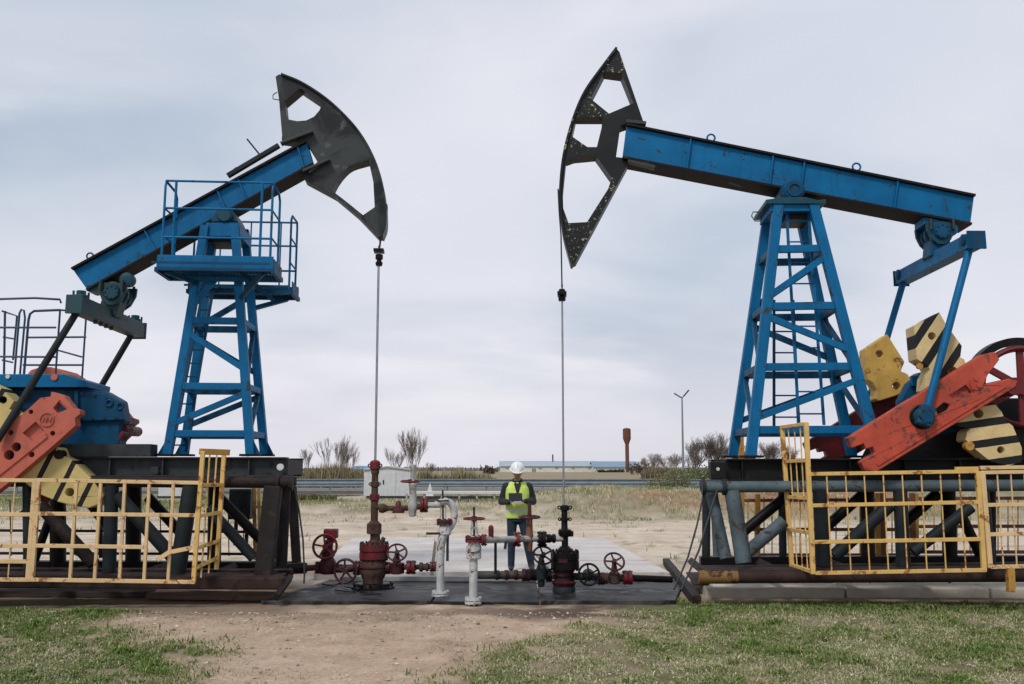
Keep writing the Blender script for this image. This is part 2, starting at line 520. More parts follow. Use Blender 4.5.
# dead straw lying flat on the dirt
N = 40000
yy = 5.6 + 5.3 * rng.random(N); xx = rng.uniform(-1, 1, N) * (yy * .6)
keep = rng.random(N) < np.clip(sst(.45, .7, fbm(xx * 1.1 + 4, yy * 1.1 + 90)) * .9 + .06, 0, 1)
xx, yy = xx[keep], yy[keep]
tt = np.array([[.40, .33, .23]]) * rng.uniform(.35, 1.25, (len(xx), 1))
tag(blades('straw_litter', xx, yy, rng.uniform(.015, .04, len(xx)), np.full(len(xx), .0026), tt, 2.6), kind='stuff')
# grass on the bank and the meadow behind the wells
N = 400000
yy = 15 + 43 * rng.random(N) ** .8; xx = rng.uniform(-1, 1, N) * (yy * .62)
G = gmask(xx, yy)[0]
keep = rng.random(N) < np.clip(G * 1.2 - .3, 0, 1) * sst(.38, .6, fbm(xx * 1.2 + 3, yy * 1.2))
xx, yy = xx[keep], yy[keep]
gr = fbm(xx * .35 + 50, yy * .35 + 8)
tag(blades('meadow_grass', xx, yy, rng.uniform(.06, .16, len(xx)), np.full(len(xx), .010), tints(len(xx), np.clip((gr - .40) * 2.0, 0, .75), xx, yy)), kind='stuff')
# pebbles
N = 5200
yy = 5.6 + 5.4 * rng.random(N); xx = rng.uniform(-1, 1, N) * (yy * .6)
yy[:900] = 10.95 - np.abs(rng.normal(0, .45, 900)); xx[:900] = rng.uniform(-4.5, 2.2, 900)
r = .004 + .022 * rng.random(N) ** 5
octv = np.array([[1, 0, 0], [0, 1, 0], [-1, 0, 0], [0, -1, 0], [0, 0, .7], [0, 0, -.5]], float)
v = octv[None] * r[:, None, None] * rng.uniform(.6, 1.3, (N, 6, 1)) + np.stack([xx, yy, gz(xx, yy) + r * .2], 1)[:, None]
of = np.array([[0, 1, 4], [1, 2, 4], [2, 3, 4], [3, 0, 4], [1, 0, 5], [2, 1, 5], [3, 2, 5], [0, 3, 5]])
f = (np.arange(N)[:, None, None] * 6 + of[None]).reshape(-1, 3)
cc = np.repeat(np.concatenate([np.array([[.5, .41, .33]]) * rng.uniform(.22, 1.35, (N, 1)), np.ones((N, 1))], 1), 6, 0)
# clods spilled along the apron edge
tag(np_mesh('pebbles', v.reshape(-1, 3), f, GRASSM, {'tint': cc}), kind='stuff')

# ------------------------------------------------------------------ concrete round the wells
def concrete(name, a, b, seam=0., oily=0., rough=.8):
    t = NT(name)
    c = t.mix(t.ramp(t.noise(1.1, 7, .65), .3, .7), a, b)
    c = t.mix(t.ramp(t.noise(9., 8, .7), .5, .78, 0, .5), c, k(a, .5))
    if oily:
        w = t.ramp(t.noise(1.3, 8, .68, None, 1.2), .44, .54)
        c = t.mix(t.ramp(w, 0, 1, 0, oily), c, (.012, .012, .014))
        t.l(t.ramp(w, 0, 1, rough, .38), t.b.inputs['Roughness'])
        t.b.inputs['Specular IOR Level'].default_value = .14
    else:
        t.b.inputs['Roughness'].default_value = rough
    t.l(c, t.b.inputs['Base Color'])
    t.bump(t.noise(30., 7, .7), .25, .01)
    return t.m
CONC = concrete('pale_slab_concrete', (.44, .40, .375), (.66, .615, .58))
CONCB = concrete('weathered_block_concrete', (.42, .375, .31), (.72, .66, .56))
PIT = concrete('oily_pit_concrete', (.030, .029, .030), (.115, .112, .112), oily=.95, rough=.75)
CURB = concrete('grey_curb_concrete', (.26, .26, .265), (.40, .40, .40), oily=.25)
ZS = .12
fl_, fr_ = gnd(312, 572, ZS), gnd(672, 572, ZS)
bl_, br_ = gnd(352, 537, ZS), gnd(604, 537, ZS)
m = MB()
nu, nv = 3, 4
def bil(a, b):
    return fl_.lerp(fr_, a).lerp(bl_.lerp(br_, a), b)
for i in range(nu):
    for j in range(nv):
        e = .005
        top = [bil(i / nu + e, j / nv + e), bil((i + 1) / nu - e, j / nv + e), bil((i + 1) / nu - e, (j + 1) / nv - e), bil(i / nu + e, (j + 1) / nv - e)]
        dz = Vector((0, 0, random.uniform(-.006, .006)))
        m.hexa([p - Vector((0, 0, .3)) for p in top] + [p + dz for p in top])
one('concrete_pad', m, CONC, kind='structure', bevel=.008)
# lower oily apron in front of the pad, and its curb strip
y0, y1 = gnd(500, 603, .0).y, fl_.y - .06
m = MB()
for xa0, xa1, xb0, xb1, dz in ((-3.15, -1.02, -2.75, -1.00, .0), (-1.0, .34, -.98, .36, -.012), (.36, 2.05, .38, 2.6, .006)):
    for t0, t1, e in ((0., .30, .004), (.305, 1., -.008)):
        c4 = [(xa0 + (xb0 - xa0) * t0, y0 + (y1 - y0) * t0), (xa1 + (xb1 - xa1) * t0, y0 + (y1 - y0) * t0), (xa1 + (xb1 - xa1) * t1, y0 + (y1 - y0) * t1), (xa0 + (xb0 - xa0) * t1, y0 + (y1 - y0) * t1)]
        m.hexa([(x, y, -.2) for x, y in c4] + [(x, y, .024 + dz + e + random.uniform(-.006, .006)) for x, y in c4])
one('apron', m, PIT, kind='structure', bevel=.01)
m = MB().box((-.1, fl_.y - .28, .055), (4.9, .10, .075))
one('apron_curb', m, CURB, kind='structure', bevel=.012)
# ------------------------------------------------------------------ right pumpjack
EY = Vector((0, 1, 0))
w2 = gnd(563, 591, .02)
PR = empty('pumpjack', w2, 'blue pumpjack without platform, its chipped black horsehead above the darker wellhead', 'pumpjack', 'pumpjacks facing each other', R(-4))
q = local(PR)
def pts(l, ly, f=None):
    f = f or q
    return [f(u, v, ly) for u, v in l]
# horse head
def arc(l, ly, f=None, n=5):           # smooth curve through points (Catmull-Rom)
    P = pts(l, ly, f)
    P = [P[0] * 2 - P[1]] + P + [P[-1] * 2 - P[-2]]
    o = []
    for i in range(1, len(P) - 2):
        for j in range(n):
            t_ = j / n
            a, b, c_, d_ = P[i - 1:i + 3]
            o.append(.5 * ((2 * b) + (c_ - a) * t_ + (2 * a - 5 * b + 4 * c_ - d_) * t_ ** 2 + (3 * b - a - 3 * c_ + d_) * t_ ** 3))
    o.append(P[-2])
    return o
hy = -.14
A = [(571, 264), (568.5, 255), (563, 233), (560, 208), (559.5, 188), (562, 161), (567, 137.5), (575, 112), (585, 90.5), (600.5, 68.6), (616, 48)]
outer = arc(A, hy) + pts([(619.5, 52), (643, 120.5), (641, 124), (626, 123.5), (620.5, 125.5), (616, 157), (631, 158.5), (575.5, 262)], hy)
H1 = pts([(604.8, 71), (621.5, 73.2), (633.5, 103), (609, 113.5), (590.5, 98.5)], hy)
H2 = pts([(575.8, 117), (602.5, 117), (601.5, 128), (596.8, 147), (587.5, 147), (571.5, 136)], hy)
H3 = pts([(565.8, 160), (574, 157), (595.5, 155), (611.8, 178), (608, 189), (587, 222), (568.5, 223), (563.2, 208), (562.7, 191)], hy)
HEADWORN = chipped('worn_black_head_paint', (.011, .012, .013), (.50, .45, .23), .86, .42, 9., None, [(q(614, 62, hy), .32), (q(586, 104, hy), .36), (q(596, 116, hy), .2), (q(577, 235, hy), .42), (q(600, 205, hy), .30), (q(612, 186, hy), .2), (q(579, 142, hy), .2)])
hd = MB().prism(outer, EY * .28, [H1, H2, H3]).build('horsehead', HEADWORN, PR, bevel=.006, wall=OILY_SHADE)  # hole walls coloured black to paint in the soffit shade
m = MB()
rim = arc(A, hy)
for a, b in zip(rim[:-1], rim[1:]):
    o = (b - a).normalized().cross(EY) * -.03
    m.bar(a + EY * .14 + o * .3, b + EY * .14 + o * .3, .03, .36)
m.build('wireline_track', HEADBLACK, hd)
MB().bar(q(626, 122, hy - .03), q(646, 124, hy - .03), .05, .1).build('mounting_bracket', DARKSTEEL, hd, bevel=.006)
MB().bar(q(628, 161, hy - .03), q(655, 168, hy - .03), .06, .1).build('mounting_bracket', DARKSTEEL, hd, bevel=.006)
# walking beam
def ibeam(f, tl, tr, bl, br, par, yw, yf, mat, fl_mat, stiff, thick=.035):
    TL, TR, BL, BR = (f(*p, -yw) for p in (tl, tr, bl, br))
    web = MB().hexa([BL, BR, BR + EY * 2 * yw, BL + EY * 2 * yw, TL, TR, TR + EY * 2 * yw, TL + EY * 2 * yw]).build('walking_beam', mat, par, bevel=.006)
    for nm, a, b in (('top_flange', TL, TR), ('bottom_flange', BL, BR)):
        s = 1 if nm == 'top_flange' else -1
        up = (TL - BL).normalized() * s * thick / 2
        c0 = EY * yw
        MB().bar(a + up + c0, b + up + c0, thick, yf * 2).build(nm, fl_mat, web, bevel=.004)
    for i in stiff:
        a, b = TL.lerp(TR, i), BL.lerp(BR, i)
        for sg in (0, 1):
            c0 = EY * (-(yf - yw) / 2 + .008 if sg == 0 else 2 * yw + (yf - yw) / 2 - .008)
            MB().bar(a + c0, b + c0, .018, yf - yw - .01).build('stiffener', mat, web)
    return web
ibeam(q, (626.5, 126.5), (974, 197.5), (622.5, 157), (970.5, 223.5), PR, .165, .225, BLUE, BLACKRED, (.19, .43, .52, .785))
for u, v in ((711, 141), (856.5, 170)):
    MB().torus(q(u, v - 3, 0), .055, .014, (0, 1, 0), 20).build('lifting_eye', BLUE, PR)
m = MB().tube(q(729, 183, -.2), q(741, 187, -.2), .012)
m.build('locking_pin', DARKSTEEL, PR)
# saddle bearing
b = MB().lathe(q(794.5, 189.5, -.40), [(0, .05), (0, .07), (-.02, .075), (-.02, .10), (0, .105), (0, .125), (.03, .150), (.16, .150), (.16, .165), (.64, .155), (.64, .135), (.78, .13), (.80, .06)], EY).build('saddle_bearing', BLUE_DK, PR, smooth=True)
m = MB()
for i in range(8):
    a = i * math.pi / 4
    m.tube(q(794.5, 189.5, -.415) + Vector((math.cos(a) * .09, 0, math.sin(a) * .09)), q(794.5, 189.5, -.38) + Vector((math.cos(a) * .09, 0, math.sin(a) * .09)), .012, n=6)
m.build('bearing_bolts', DARKSTEEL, b)
MB().prism(pts([(766, 203.5), (766, 199.5), (783, 197), (806, 197), (818, 200), (826, 199), (826, 203.5)], -.42), EY * .84).build('saddle_plate', TEAL, PR, bevel=.006)
m = MB().path(pts([(762, 212), (753, 212), (751.5, 216), (755, 221), (761, 221)], -.3), .008)
m.build('hose_loop', DARKSTEEL, PR)
# tower
NT_, FT = -.62, .62
TP = .34                              # half depth of the tower at the top
tw = MB().prism(pts([(771, 204), (811, 204), (813, 211), (770.5, 211)], -TP - .03), EY * (2 * TP + .06)).build('tower', BLUE, PR, bevel=.005)
legs = {'nl': (q(778, 205, -TP), q(750.5, 457.5, NT_)), 'nr': (q(813, 205, -TP), q(878.5, 457.5, NT_)),
        'fl': (q(768.5, 209, TP), q(732.5, 457.5, FT)), 'fr': (q(799, 209, TP), q(852, 457.5, FT))}
for n_, (a, b) in legs.items():
    MB().bar(a, b, .132, .12).build('leg', BLUE, tw, bevel=.006)
    MB().box(b + Vector((0, 0, .012)), (.30, .26, .03)).build('foot_plate', BLACKRED, tw, bevel=.004)
def onleg(n_, z):
    a, b = legs[n_]
    return a.lerp(b, (z - a.z) / (b.z - a.z))
def zat(u, v, ly=-.5):
    return q(u, v, ly).z
for v in (247, 305.5, 367, 430):
    z = zat(800, v)
    for a, b, w in (('nl', 'nr', .10), ('fl', 'fr', .10), ('nl', 'fl', .09), ('nr', 'fr', .09)):
        MB().bar(onleg(a, z), onleg(b, z), w, .07).build('cross_beam', BLUE if a[0] == 'n' and b[0] == 'n' else BLUE_DK, tw, bevel=.004)
for (a, va, ub), (b, vb, ud) in ((('nl', 296, 775), ('nr', 254.6, 825)), (('nl', 316, 772), ('nr', 351, 849)), (('nl', 419, 757), ('nr', 380, 856))):
    za, zb = zat(ub, va), zat(ud, vb)
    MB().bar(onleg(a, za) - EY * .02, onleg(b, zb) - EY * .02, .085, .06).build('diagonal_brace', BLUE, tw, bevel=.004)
    MB().bar(onleg('f' + a[1], za + .02), onleg('f' + b[1], zb + .02), .085, .06).build('diagonal_brace', BLUE_DK, tw, bevel=.004)
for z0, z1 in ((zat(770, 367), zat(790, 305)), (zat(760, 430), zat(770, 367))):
    MB().bar(onleg('nl', z0), onleg('fl', z1), .06).build('diagonal_brace', BLUE_DK, tw, bevel=.004)
    MB().bar(onleg('nr', z0), onleg('fr', z1), .06).build('diagonal_brace', BLUE_DK, tw, bevel=.004)
def ladder(f, r0, r1, ly0, ly1, rungs, par, mat):
    a0, a1 = f(*r0[0], ly0), f(*r0[1], ly1)
    b0, b1 = f(*r1[0], ly0), f(*r1[1], ly1)
    m = MB().bar(a0, a1, .035, .03).bar(b0, b1, .035, .03)
    for i in range(rungs):
        t_ = (i + .5) / rungs
        m.tube(a0.lerp(a1, t_), b0.lerp(b1, t_), .011, n=6)
    m.build('ladder', mat, par)
ladder(q, ((786.5, 211), (799, 425)), ((808.5, 211), (824, 425)), -.25, -.40, 10, tw, BLUE)
ladder(q, ((774, 300), (774, 428)), ((793, 300), (798.5, 428)), -.1, -.1, 6, tw, BLUE_DK)
MB().box(q(794, 217, 0), (.36, .50, .20)).build('opening_shade', OILY_SHADE, tw, bevel=.006)  # black box added as the shade of the opening in the tower top
# equalizer
EQ = 1.1
eqa, eqb = q(976, 240, -EQ), q(901.5, 278.5, EQ)
def rotq(o, p, q_):
    return None
e = MB().bar(eqa, eqb, .19, .20, (1, 0, 0)).build('equalizer', BLUE, PR, bevel=.006)
dirq = (eqb - eqa).normalized()
for p in (eqa - dirq * .012, eqb + dirq * .012):
    MB().bar(p - dirq * .012, p + dirq * .012, .235, .235, (1, 0, 0)).build('end_plate', BLUE_DK, e, bevel=.004)
for p, d_ in ((eqa, .12), (eqb, -.12)):
    pp = p + dirq * d_
    MB().lathe(pp + Vector((-.13, 0, .03)), [(0, .05), (.02, .08), (.24, .08), (.26, .05)], (1, 0, 0), 18).build('pitman_joint', BLUE_DK, e, smooth=True)
tb = q(936, 235, 0)
mid_ = eqa.lerp(eqb, .5)
def tailbearing(c, par, mat, mat2):
    b = MB().lathe(c - EY * .24, [(0, .05), (0, .10), (.04, .12), (.05, .155), (.12, .16), (.13, .13), (.20, .13), (.21, .165), (.27, .165), (.28, .13), (.35, .13), (.36, .16), (.43, .155), (.44, .12), (.48, .10), (.48, .05)], EY, 24).build('tail_bearing', mat, par, smooth=True)
    for s in (-1, 1):
        MB().prism([c + Vector((x * .01, s * .2, z * .01)) for x, z in ((-20, 14), (20, 14), (19, 2), (12, -12), (4, -18), (-6, -18), (-14, -10), (-19, 2))], EY * .06).build('bearing_cheek', mat2, b, bevel=.01)
        for x in (-.15, .15):
            MB().tube(c + Vector((x, s * .23, .02)), c + Vector((x, s * .23, .17)), .022, n=6).build('cap_bolt', DARKSTEEL, b)
    for i in range(8):
        o = Vector((math.cos(i * math.pi / 4) * .085, 0, math.sin(i * math.pi / 4) * .085))
        MB().tube(c - EY * .255 + o, c - EY * .23 + o, .014, n=6).build('cover_bolt', DARKSTEEL, b)
    return b
tailbearing(tb, PR, BLUE_DK, TEAL)
m = MB().bar(tb + Vector((.02, 0, .02)), Vector((mid_.x, 0, mid_.z + .02)), .26, .30)
m.build('tail_yoke', BLUE_DK, PR, bevel=.02)
m = MB().lathe(q(952, 229, -.2), [(0, .05), (.01, .09), (.14, .09), (.15, .05)], EY, 16).box(q(927, 224, 0), (.22, .34, .10))
m.build('bearing_housing', BLUE, PR, bevel=.008)
# cranks, weights and pitman arms: near set, and the far set in the same phase
CK = -1.16
wr = q(922, 417, CK)
crank_px = [(847.8, 437.9), (852, 448), (863.9, 443.7), (866, 449), (873, 447), (875, 453), (866.5, 458), (861, 461.9), (865.3, 470.6), (877, 471.5), (1015.9, 386.7), (1018, 381),
            (1008.6, 378.8), (983.7, 384.7), (988, 375), (999.8, 359.5), (994.9, 351.6), (982, 354.6)]
pocket = [(950, 395.5), (966, 385), (972, 392.6), (957.4, 402.8)]
slot = [(936, 409), (944, 402.5), (950, 404.5), (948, 410), (938, 415)]
wb_px = [(914, 326), (939.3, 312.2), (945.7, 323.8), (961.8, 345.8), (960.4, 357.5), (964, 359), (966, 364), (972, 362), (980, 370), (955, 388), (935, 398), (925, 390), (926, 378), (930, 370), (928, 366), (917, 359)]
wc_px = [(955, 425), (985, 400), (994, 403), (1002, 412), (1005, 420), (1013, 426), (1022, 448), (1022, 462), (1007, 466), (990, 461), (975, 449), (966, 440), (967, 432), (970, 429)]
STR_B = striped('upper_weight_stripes', (.66, .50, .25), (.016, .015, .016), R(-35), .25, .40, q(930.5, 325, CK))
STR_C = striped('lower_weight_stripes', (.66, .50, .25), (.016, .015, .016), R(98), .25, .38, q(998.8, 441.5, CK))
def hole(c_, r_, ly, f=None, n=16):
    o = (f or q)(*c_, ly)
    return [o + Vector((math.cos(i * 2 * math.pi / n), 0, math.sin(i * 2 * math.pi / n))) * r_ for i in range(n)]
for sgn in (0, 1):
    off = EY * (2.14 if sgn else 0)
    pf_ = -1 if sgn else 1            # outer side of the crank
    offo = off + EY * (.16 if sgn else 0)
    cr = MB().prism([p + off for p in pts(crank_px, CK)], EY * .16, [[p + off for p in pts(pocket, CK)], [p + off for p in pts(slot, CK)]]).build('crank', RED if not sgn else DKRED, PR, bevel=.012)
    MB().prism([p + off + EY * .05 for p in pts(pocket, CK)], EY * .06).build('pocket_web', RED if not sgn else DKRED, cr)
    MB().prism([p + off + EY * .06 for p in pts(slot, CK)], EY * .06).build('slot_web', OILY_SHADE, cr)
    m = MB()
    a, b = q(884, 438, CK - .01) + off, q(950, 399, CK - .01) + off
    o = Vector((-(b - a).z, 0, (b - a).x)).normalized()
    MB().bar(q(877, 465, CK - .006) + off, q(1005, 386, CK - .006) + off, .03, .02).build('edge_rib', RED if not sgn else DKRED, cr)
    m = MB()
    for u, v in ((976, 379), (979, 386), (973, 388)):
        m.lathe(q(u, v, CK - .03) + off, [(0, .012), (0, .022), (.03, .022)], EY, 8)
    m.lathe(q(976.5, 384, CK - .012) + off, [(0, .075), (.012, .075)], EY, 20)
    m.build('pin_plate', RED if not sgn else DKRED, cr)
    wy = CK + .17 if not sgn else .66
    if not sgn:
        wpx, hs = wb_px, (((932, 336), .05), ((952.5, 371), .06))
    else:
        wpx, hs = [(865.3, 348.7), (887.3, 334), (904.8, 361.9), (901, 371), (908, 374), (914, 388), (895, 396), (879, 401), (875.5, 399), (877, 390), (873, 383), (868, 380), (866.5, 372)], (((879.5, 354), .05), ((896.5, 386), .055))
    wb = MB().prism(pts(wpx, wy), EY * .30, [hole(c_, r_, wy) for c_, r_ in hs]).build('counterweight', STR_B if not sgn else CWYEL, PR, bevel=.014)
    lu = (920, 366) if not sgn else (868, 370)
    MB().lathe(q(*lu, wy - .01), [(0, .02), (0, .04), (.04, .04)], EY, 14).build('lifting_lug', YELDK, wb)
    if not sgn:
        wb = MB().prism(pts(wc_px, wy), EY * .30, [hole((1001, 450), .045, wy), hole((978.5, 413.5), .06, wy)]).build('counterweight', STR_C, PR, bevel=.014)
        MB().lathe(q(970, 446, wy - .03), [(0, .02), (0, .055), (.10, .055)], EY, 14).build('lifting_lug', YELDK, wb)
    top = (eqa + dirq * .12) if not sgn else (eqb - dirq * .12)
    out = -EY * pf_
    pc = wr + offo
    pdir = (top - pc).normalized()
    wp = MB().lathe(pc, [(0, .04), (.0, .115), (.05, .12), (.13, .11), (.17, .08), (.17, .04)], out, 24).build('wrist_pin', TEAL, PR, smooth=True)
    MB().bar(pc + out * .10 - pdir * .12, pc + out * .10 + pdir * .14, .18, .12, out).build('pin_block', BLUE_DK, wp, bevel=.02)
    m = MB().lathe(pc + out * .155, [(0, .03), (.0, .075), (.025, .075)], out, 20)
    m.build('pin_cap', BLUE_DK, wp)
    for i in range(6):
        MB().lathe(pc + out * .15 + Vector((math.cos(i * 1.047), 0, math.sin(i * 1.047))) * .085, [(0, .014), (.04, .014)], out, 6).build('cap_bolt', DARKSTEEL, wp)
    if not sgn:
        MB().lathe(pc + out * .004, [(0, .01), (0, .155), (.008, .14)], out, 24).build('grease_ring', OILY_SHADE, wp)
    MB().tube(top, pc + out * .10, .047, .047).build('pitman_arm', BLUE, PR, smooth=True)
# gearbox, crankshaft and drum
shaft = q(1016, 386, CK)
gb = MB().prism(pts([(899, 400), (908, 383), (921, 372.5), (932, 371), (940, 383), (985, 410), (1000, 458), (899, 458)], -.42), EY * .16).build('gearbox', BLUE_DK, PR, bevel=.03)
MB().prism(pts([(884, 458), (890, 446), (985, 425), (1060, 425), (1060, 458)], -.50), EY * 1.0).build('gearbox_base', IBLACK, gb, bevel=.02)  # lower gearbox coloured black for the shade under the crank
MB().box(q(917, 381, -.45), (.16, .05, .14)).build('inspection_plate', BLUE, gb, bevel=.01)
MB().tube(shaft + EY * .02, shaft + EY * 2.2, .11, n=20).build('crankshaft', DKRED, PR)
dc = q(1021.5, 387, CK + .62)
dr = MB().torus(dc, .50, .040, EY, 48, 8, 2.).build('brake_wheel', DKRED, PR, smooth=True)
MB().lathe(dc - EY * .08, [(0, .05), (0, .11), (.16, .11), (.16, .05)], EY).build('hub', DKRED, dr, smooth=True)
for i in range(6):
    a = i * math.pi / 3 + .5
    d_ = Vector((math.cos(a), 0, math.sin(a)))
    MB().bar(dc + d_ * .09, dc + d_ * .49, .09, .05).build('spoke', DKRED, dr, bevel=.008)
m = MB()
n_ = 30
ring = []
for i in range(n_ + 1):
    a = R(15) + i / n_ * R(165)
    ring.append(dc + EY * .10 + Vector((math.cos(a), 0, math.sin(a))) * .60)
for a, b in zip(ring[:-1], ring[1:]):
    m.bar(a, b, .10, .20)
m.build('brake_band', OILY_SHADE, PR)
# bearing pedestal of the shaft
m = MB().prism(pts([(985, 458), (1000, 398), (1032, 398), (1050, 458)], .30), EY * .3)
m.build('shaft_pedestal', IBLACK, PR, bevel=.02)
# main frame under it all
def mainframe(f, par, u0, u1, vt, vb, mat, yh=.62, ribs=()):
    fr = MB()
    z1, z0 = f((u0 + u1) / 2, vt, -yh - .1).z, f((u0 + u1) / 2, vb, -yh - .1).z
    x0, x1 = f(u0, vt, -yh - .1).x, f(u1, vt, -yh - .1).x
    ob = MB().box(((x0 + x1) / 2, -yh, (z0 + z1) / 2), (abs(x1 - x0), .03, z1 - z0 - .04)).build('main_frame', mat, par, bevel=.004)
    for s in (-1, 1):
        if s > 0:
            MB().box(((x0 + x1) / 2, yh, (z0 + z1) / 2), (abs(x1 - x0), .03, z1 - z0 - .04)).build('far_girder', mat, ob)
        MB().box(((x0 + x1) / 2, s * yh, z1 - .01), (abs(x1 - x0), .24, .022)).build('girder_flange', IBLACK, ob, bevel=.003)
        MB().box(((x0 + x1) / 2, s * yh, z0 + .01), (abs(x1 - x0), .24, .022)).build('girder_flange', mat, ob, bevel=.003)
    for u in ribs:
        x = f(u, vt, -yh - .1).x
        MB().box((x, -yh - .055, (z0 + z1) / 2), (.018, .09, z1 - z0 - .046)).build('girder_rib', mat, ob)
    xs = [x0 + (x1 - x0) * i / 6 for i in range(7)]
    for x in xs:
        MB().box((x + (.02 if x == x0 else -.02 if x == x1 else 0), 0, (z0 + z1) / 2), (.05, 2 * yh - .04, z1 - z0 - .05)).build('cross_girder', IBLACK, ob)
    return ob
mainframe(q, PR, 727, 1090, 458.5, 481, IBLACK, .66, (742, 800, 850, 905, 960))
m = MB().box(q(717, 470.5, -.75), (.19, .22, .22))
jb = m.build('junction_box', IBLACK, PR, bevel=.008)
MB().lathe(q(718, 469, -.87), [(0, .010), (0, .022), (.02, .022)], EY, 10).build('badge', PWHITE, jb)
MB().tube(q(717.5, 463, -.75), q(717.5, 457, -.75), .02).build('eye_bolt', DARKSTEEL, jb)
# bridle and polished rod
t1 = q(561.2, 262, 0)
m = MB()
for s in (-.05, .05):
    m.path([q(560.2, 190, 0) + Vector((-.03, s, 0)), q(560.2, 212, 0) + Vector((-.015, s, 0)), q(561, 235, 0) + Vector((0, s, 0)), q(562, 288, 0) + Vector((0, s, 0))], .010, 8)
m.build('bridle', DARKSTEEL, PR)
m = MB().box(q(562, 294, 0), (.13, .20, .05)).lathe(q(562, 301, 0), [(0, .03), (.0, .05), (.06, .055), (.07, .03), (.10, .03), (.10, .045), (.17, .045), (.17, .025)], (0, 0, 1), 16)
m.build('carrier_bar', OILY_SHADE, PR, bevel=.006)
b_ = q(563.7, 506, 0)
MB().path([q(562, 284, 0), q(562.6, 350, 0), b_], .014, 10).build('polished_rod', STEEL, PR, smooth=True)
# ------------------------------------------------------------------ right trestle, skids, fences
TR = empty('pipe_trestle', w2, 'grey-blue pipe trestle standing on rusty skids over concrete blocks, under the unplatformed pumpjack', 'trestle', 'pipe trestles under the pumpjacks', R(-4))
def pipe(f, a, b, ly, r, name, mat, par, ly2=None):
    return MB().tube(f(*a, ly), f(*b, ly if ly2 is None else ly2), r, n=18).build(name, mat, par, smooth=True)
def pipew(f, a, b, lya, lyb, w, name, mat, par):
    p0, p1 = f(*a, lya), f(*b, lyb)
    return MB().tube(p0, p1, w, n=18).build(name, mat, par, smooth=True)
NY, FY = -.86, .86
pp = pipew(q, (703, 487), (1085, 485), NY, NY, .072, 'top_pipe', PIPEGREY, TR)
for u in (703.5, 724):
    a = q(u, 487, NY)
    MB().tube(a - Vector((.022, 0, 0)), a + Vector((.022, 0, 0)), .105, n=20).build('pipe_flange', PIPEDARK, pp)
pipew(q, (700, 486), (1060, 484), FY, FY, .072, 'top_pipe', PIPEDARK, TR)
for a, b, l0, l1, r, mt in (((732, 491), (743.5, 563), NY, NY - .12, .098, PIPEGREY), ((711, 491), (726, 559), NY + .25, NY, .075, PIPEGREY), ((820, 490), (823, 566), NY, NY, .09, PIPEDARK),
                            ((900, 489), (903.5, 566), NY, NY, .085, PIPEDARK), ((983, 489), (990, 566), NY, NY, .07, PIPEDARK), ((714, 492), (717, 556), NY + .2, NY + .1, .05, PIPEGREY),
                            ((706.5, 490), (706, 557), FY, FY, .06, PIPEDARK), ((782, 490), (783, 560), FY, FY, .055, PIPEDARK), ((867, 489), (868, 563), FY, FY, .10, OILY_SHADE),
                            ((948, 489), (950, 560), FY, FY, .10, OILY_SHADE), ((990, 490), (990, 560), FY, FY, .08, OILY_SHADE)):
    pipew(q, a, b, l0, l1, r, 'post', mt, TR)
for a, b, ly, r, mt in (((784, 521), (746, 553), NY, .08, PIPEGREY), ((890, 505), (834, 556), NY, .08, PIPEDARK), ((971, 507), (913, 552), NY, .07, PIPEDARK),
                        ((790, 493), (743, 532), FY, .075, OILY_SHADE), ((863, 494), (825, 528), FY, .075, OILY_SHADE), ((938, 493), (905, 522), FY, .08, OILY_SHADE), ((960, 512), (981, 557), FY, .07, OILY_SHADE)):
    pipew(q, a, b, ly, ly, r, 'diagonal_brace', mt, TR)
MB().bar(q(700, 562, FY), q(1060, 561, FY), .16, .2).build('sill_beam', OILY_SHADE, TR, bevel=.008)
MB().bar(q(700, 570, -.45), q(1060, 566, -.45), .10, .2).build('sill_beam', SKIDRUST, TR, bevel=.008)
p0, p1 = q(699, 577, -1.18), q(1075, 575, -1.18)
sk = MB().tube(p0, p1, .078, n=20).build('skid', SKIDRUST, TR, smooth=True)
MB().tube(p0 - Vector((.004, 0, 0)), p0.lerp(p1, .105), .082, n=20).build('painted_end', SKIDYEL, sk, smooth=True)
MB().bar(q(702, 569.5, -1.0), q(1075, 567.5, -1.0), .02, .42).build('skid_deck', SKIDRUST, TR)
# cross bars under the deck
for u in (712, 790, 870, 950):
    a = q(u, 578, -1.1)
    MB().bar(a, a + EY * 2., .09, .09).build('cross_beam', SKIDRUST, TR)
# concrete blocks
for (u0, u1, lab) in ((706, 845, 'mossy pale concrete block end of the row, below the open-ended trestle posts'), (847, 990, 'concrete block below the long yellow fence beside the grass'),
                      (992, 1110, 'concrete block behind the short yellow fence foot')):
    a, b = gnd(u0, 598, -.02), gnd(u1, 598, -.02)
    hgt = gnd(u0, 586.5, 0).y
    dd = Vector((math.sin(R(4)), math.cos(R(4)), 0)) * .55
    p = [a, b, b + dd, a + dd]
    tp = random.uniform(.10, .115)
    one('concrete_block', MB().hexa([x - Vector((0, 0, .15)) for x in p] + [x + Vector((0, 0, tp + .02)) for x in p]), CONCB, lab, 'concrete block', 'concrete blocks under the trestle', bevel=.018)
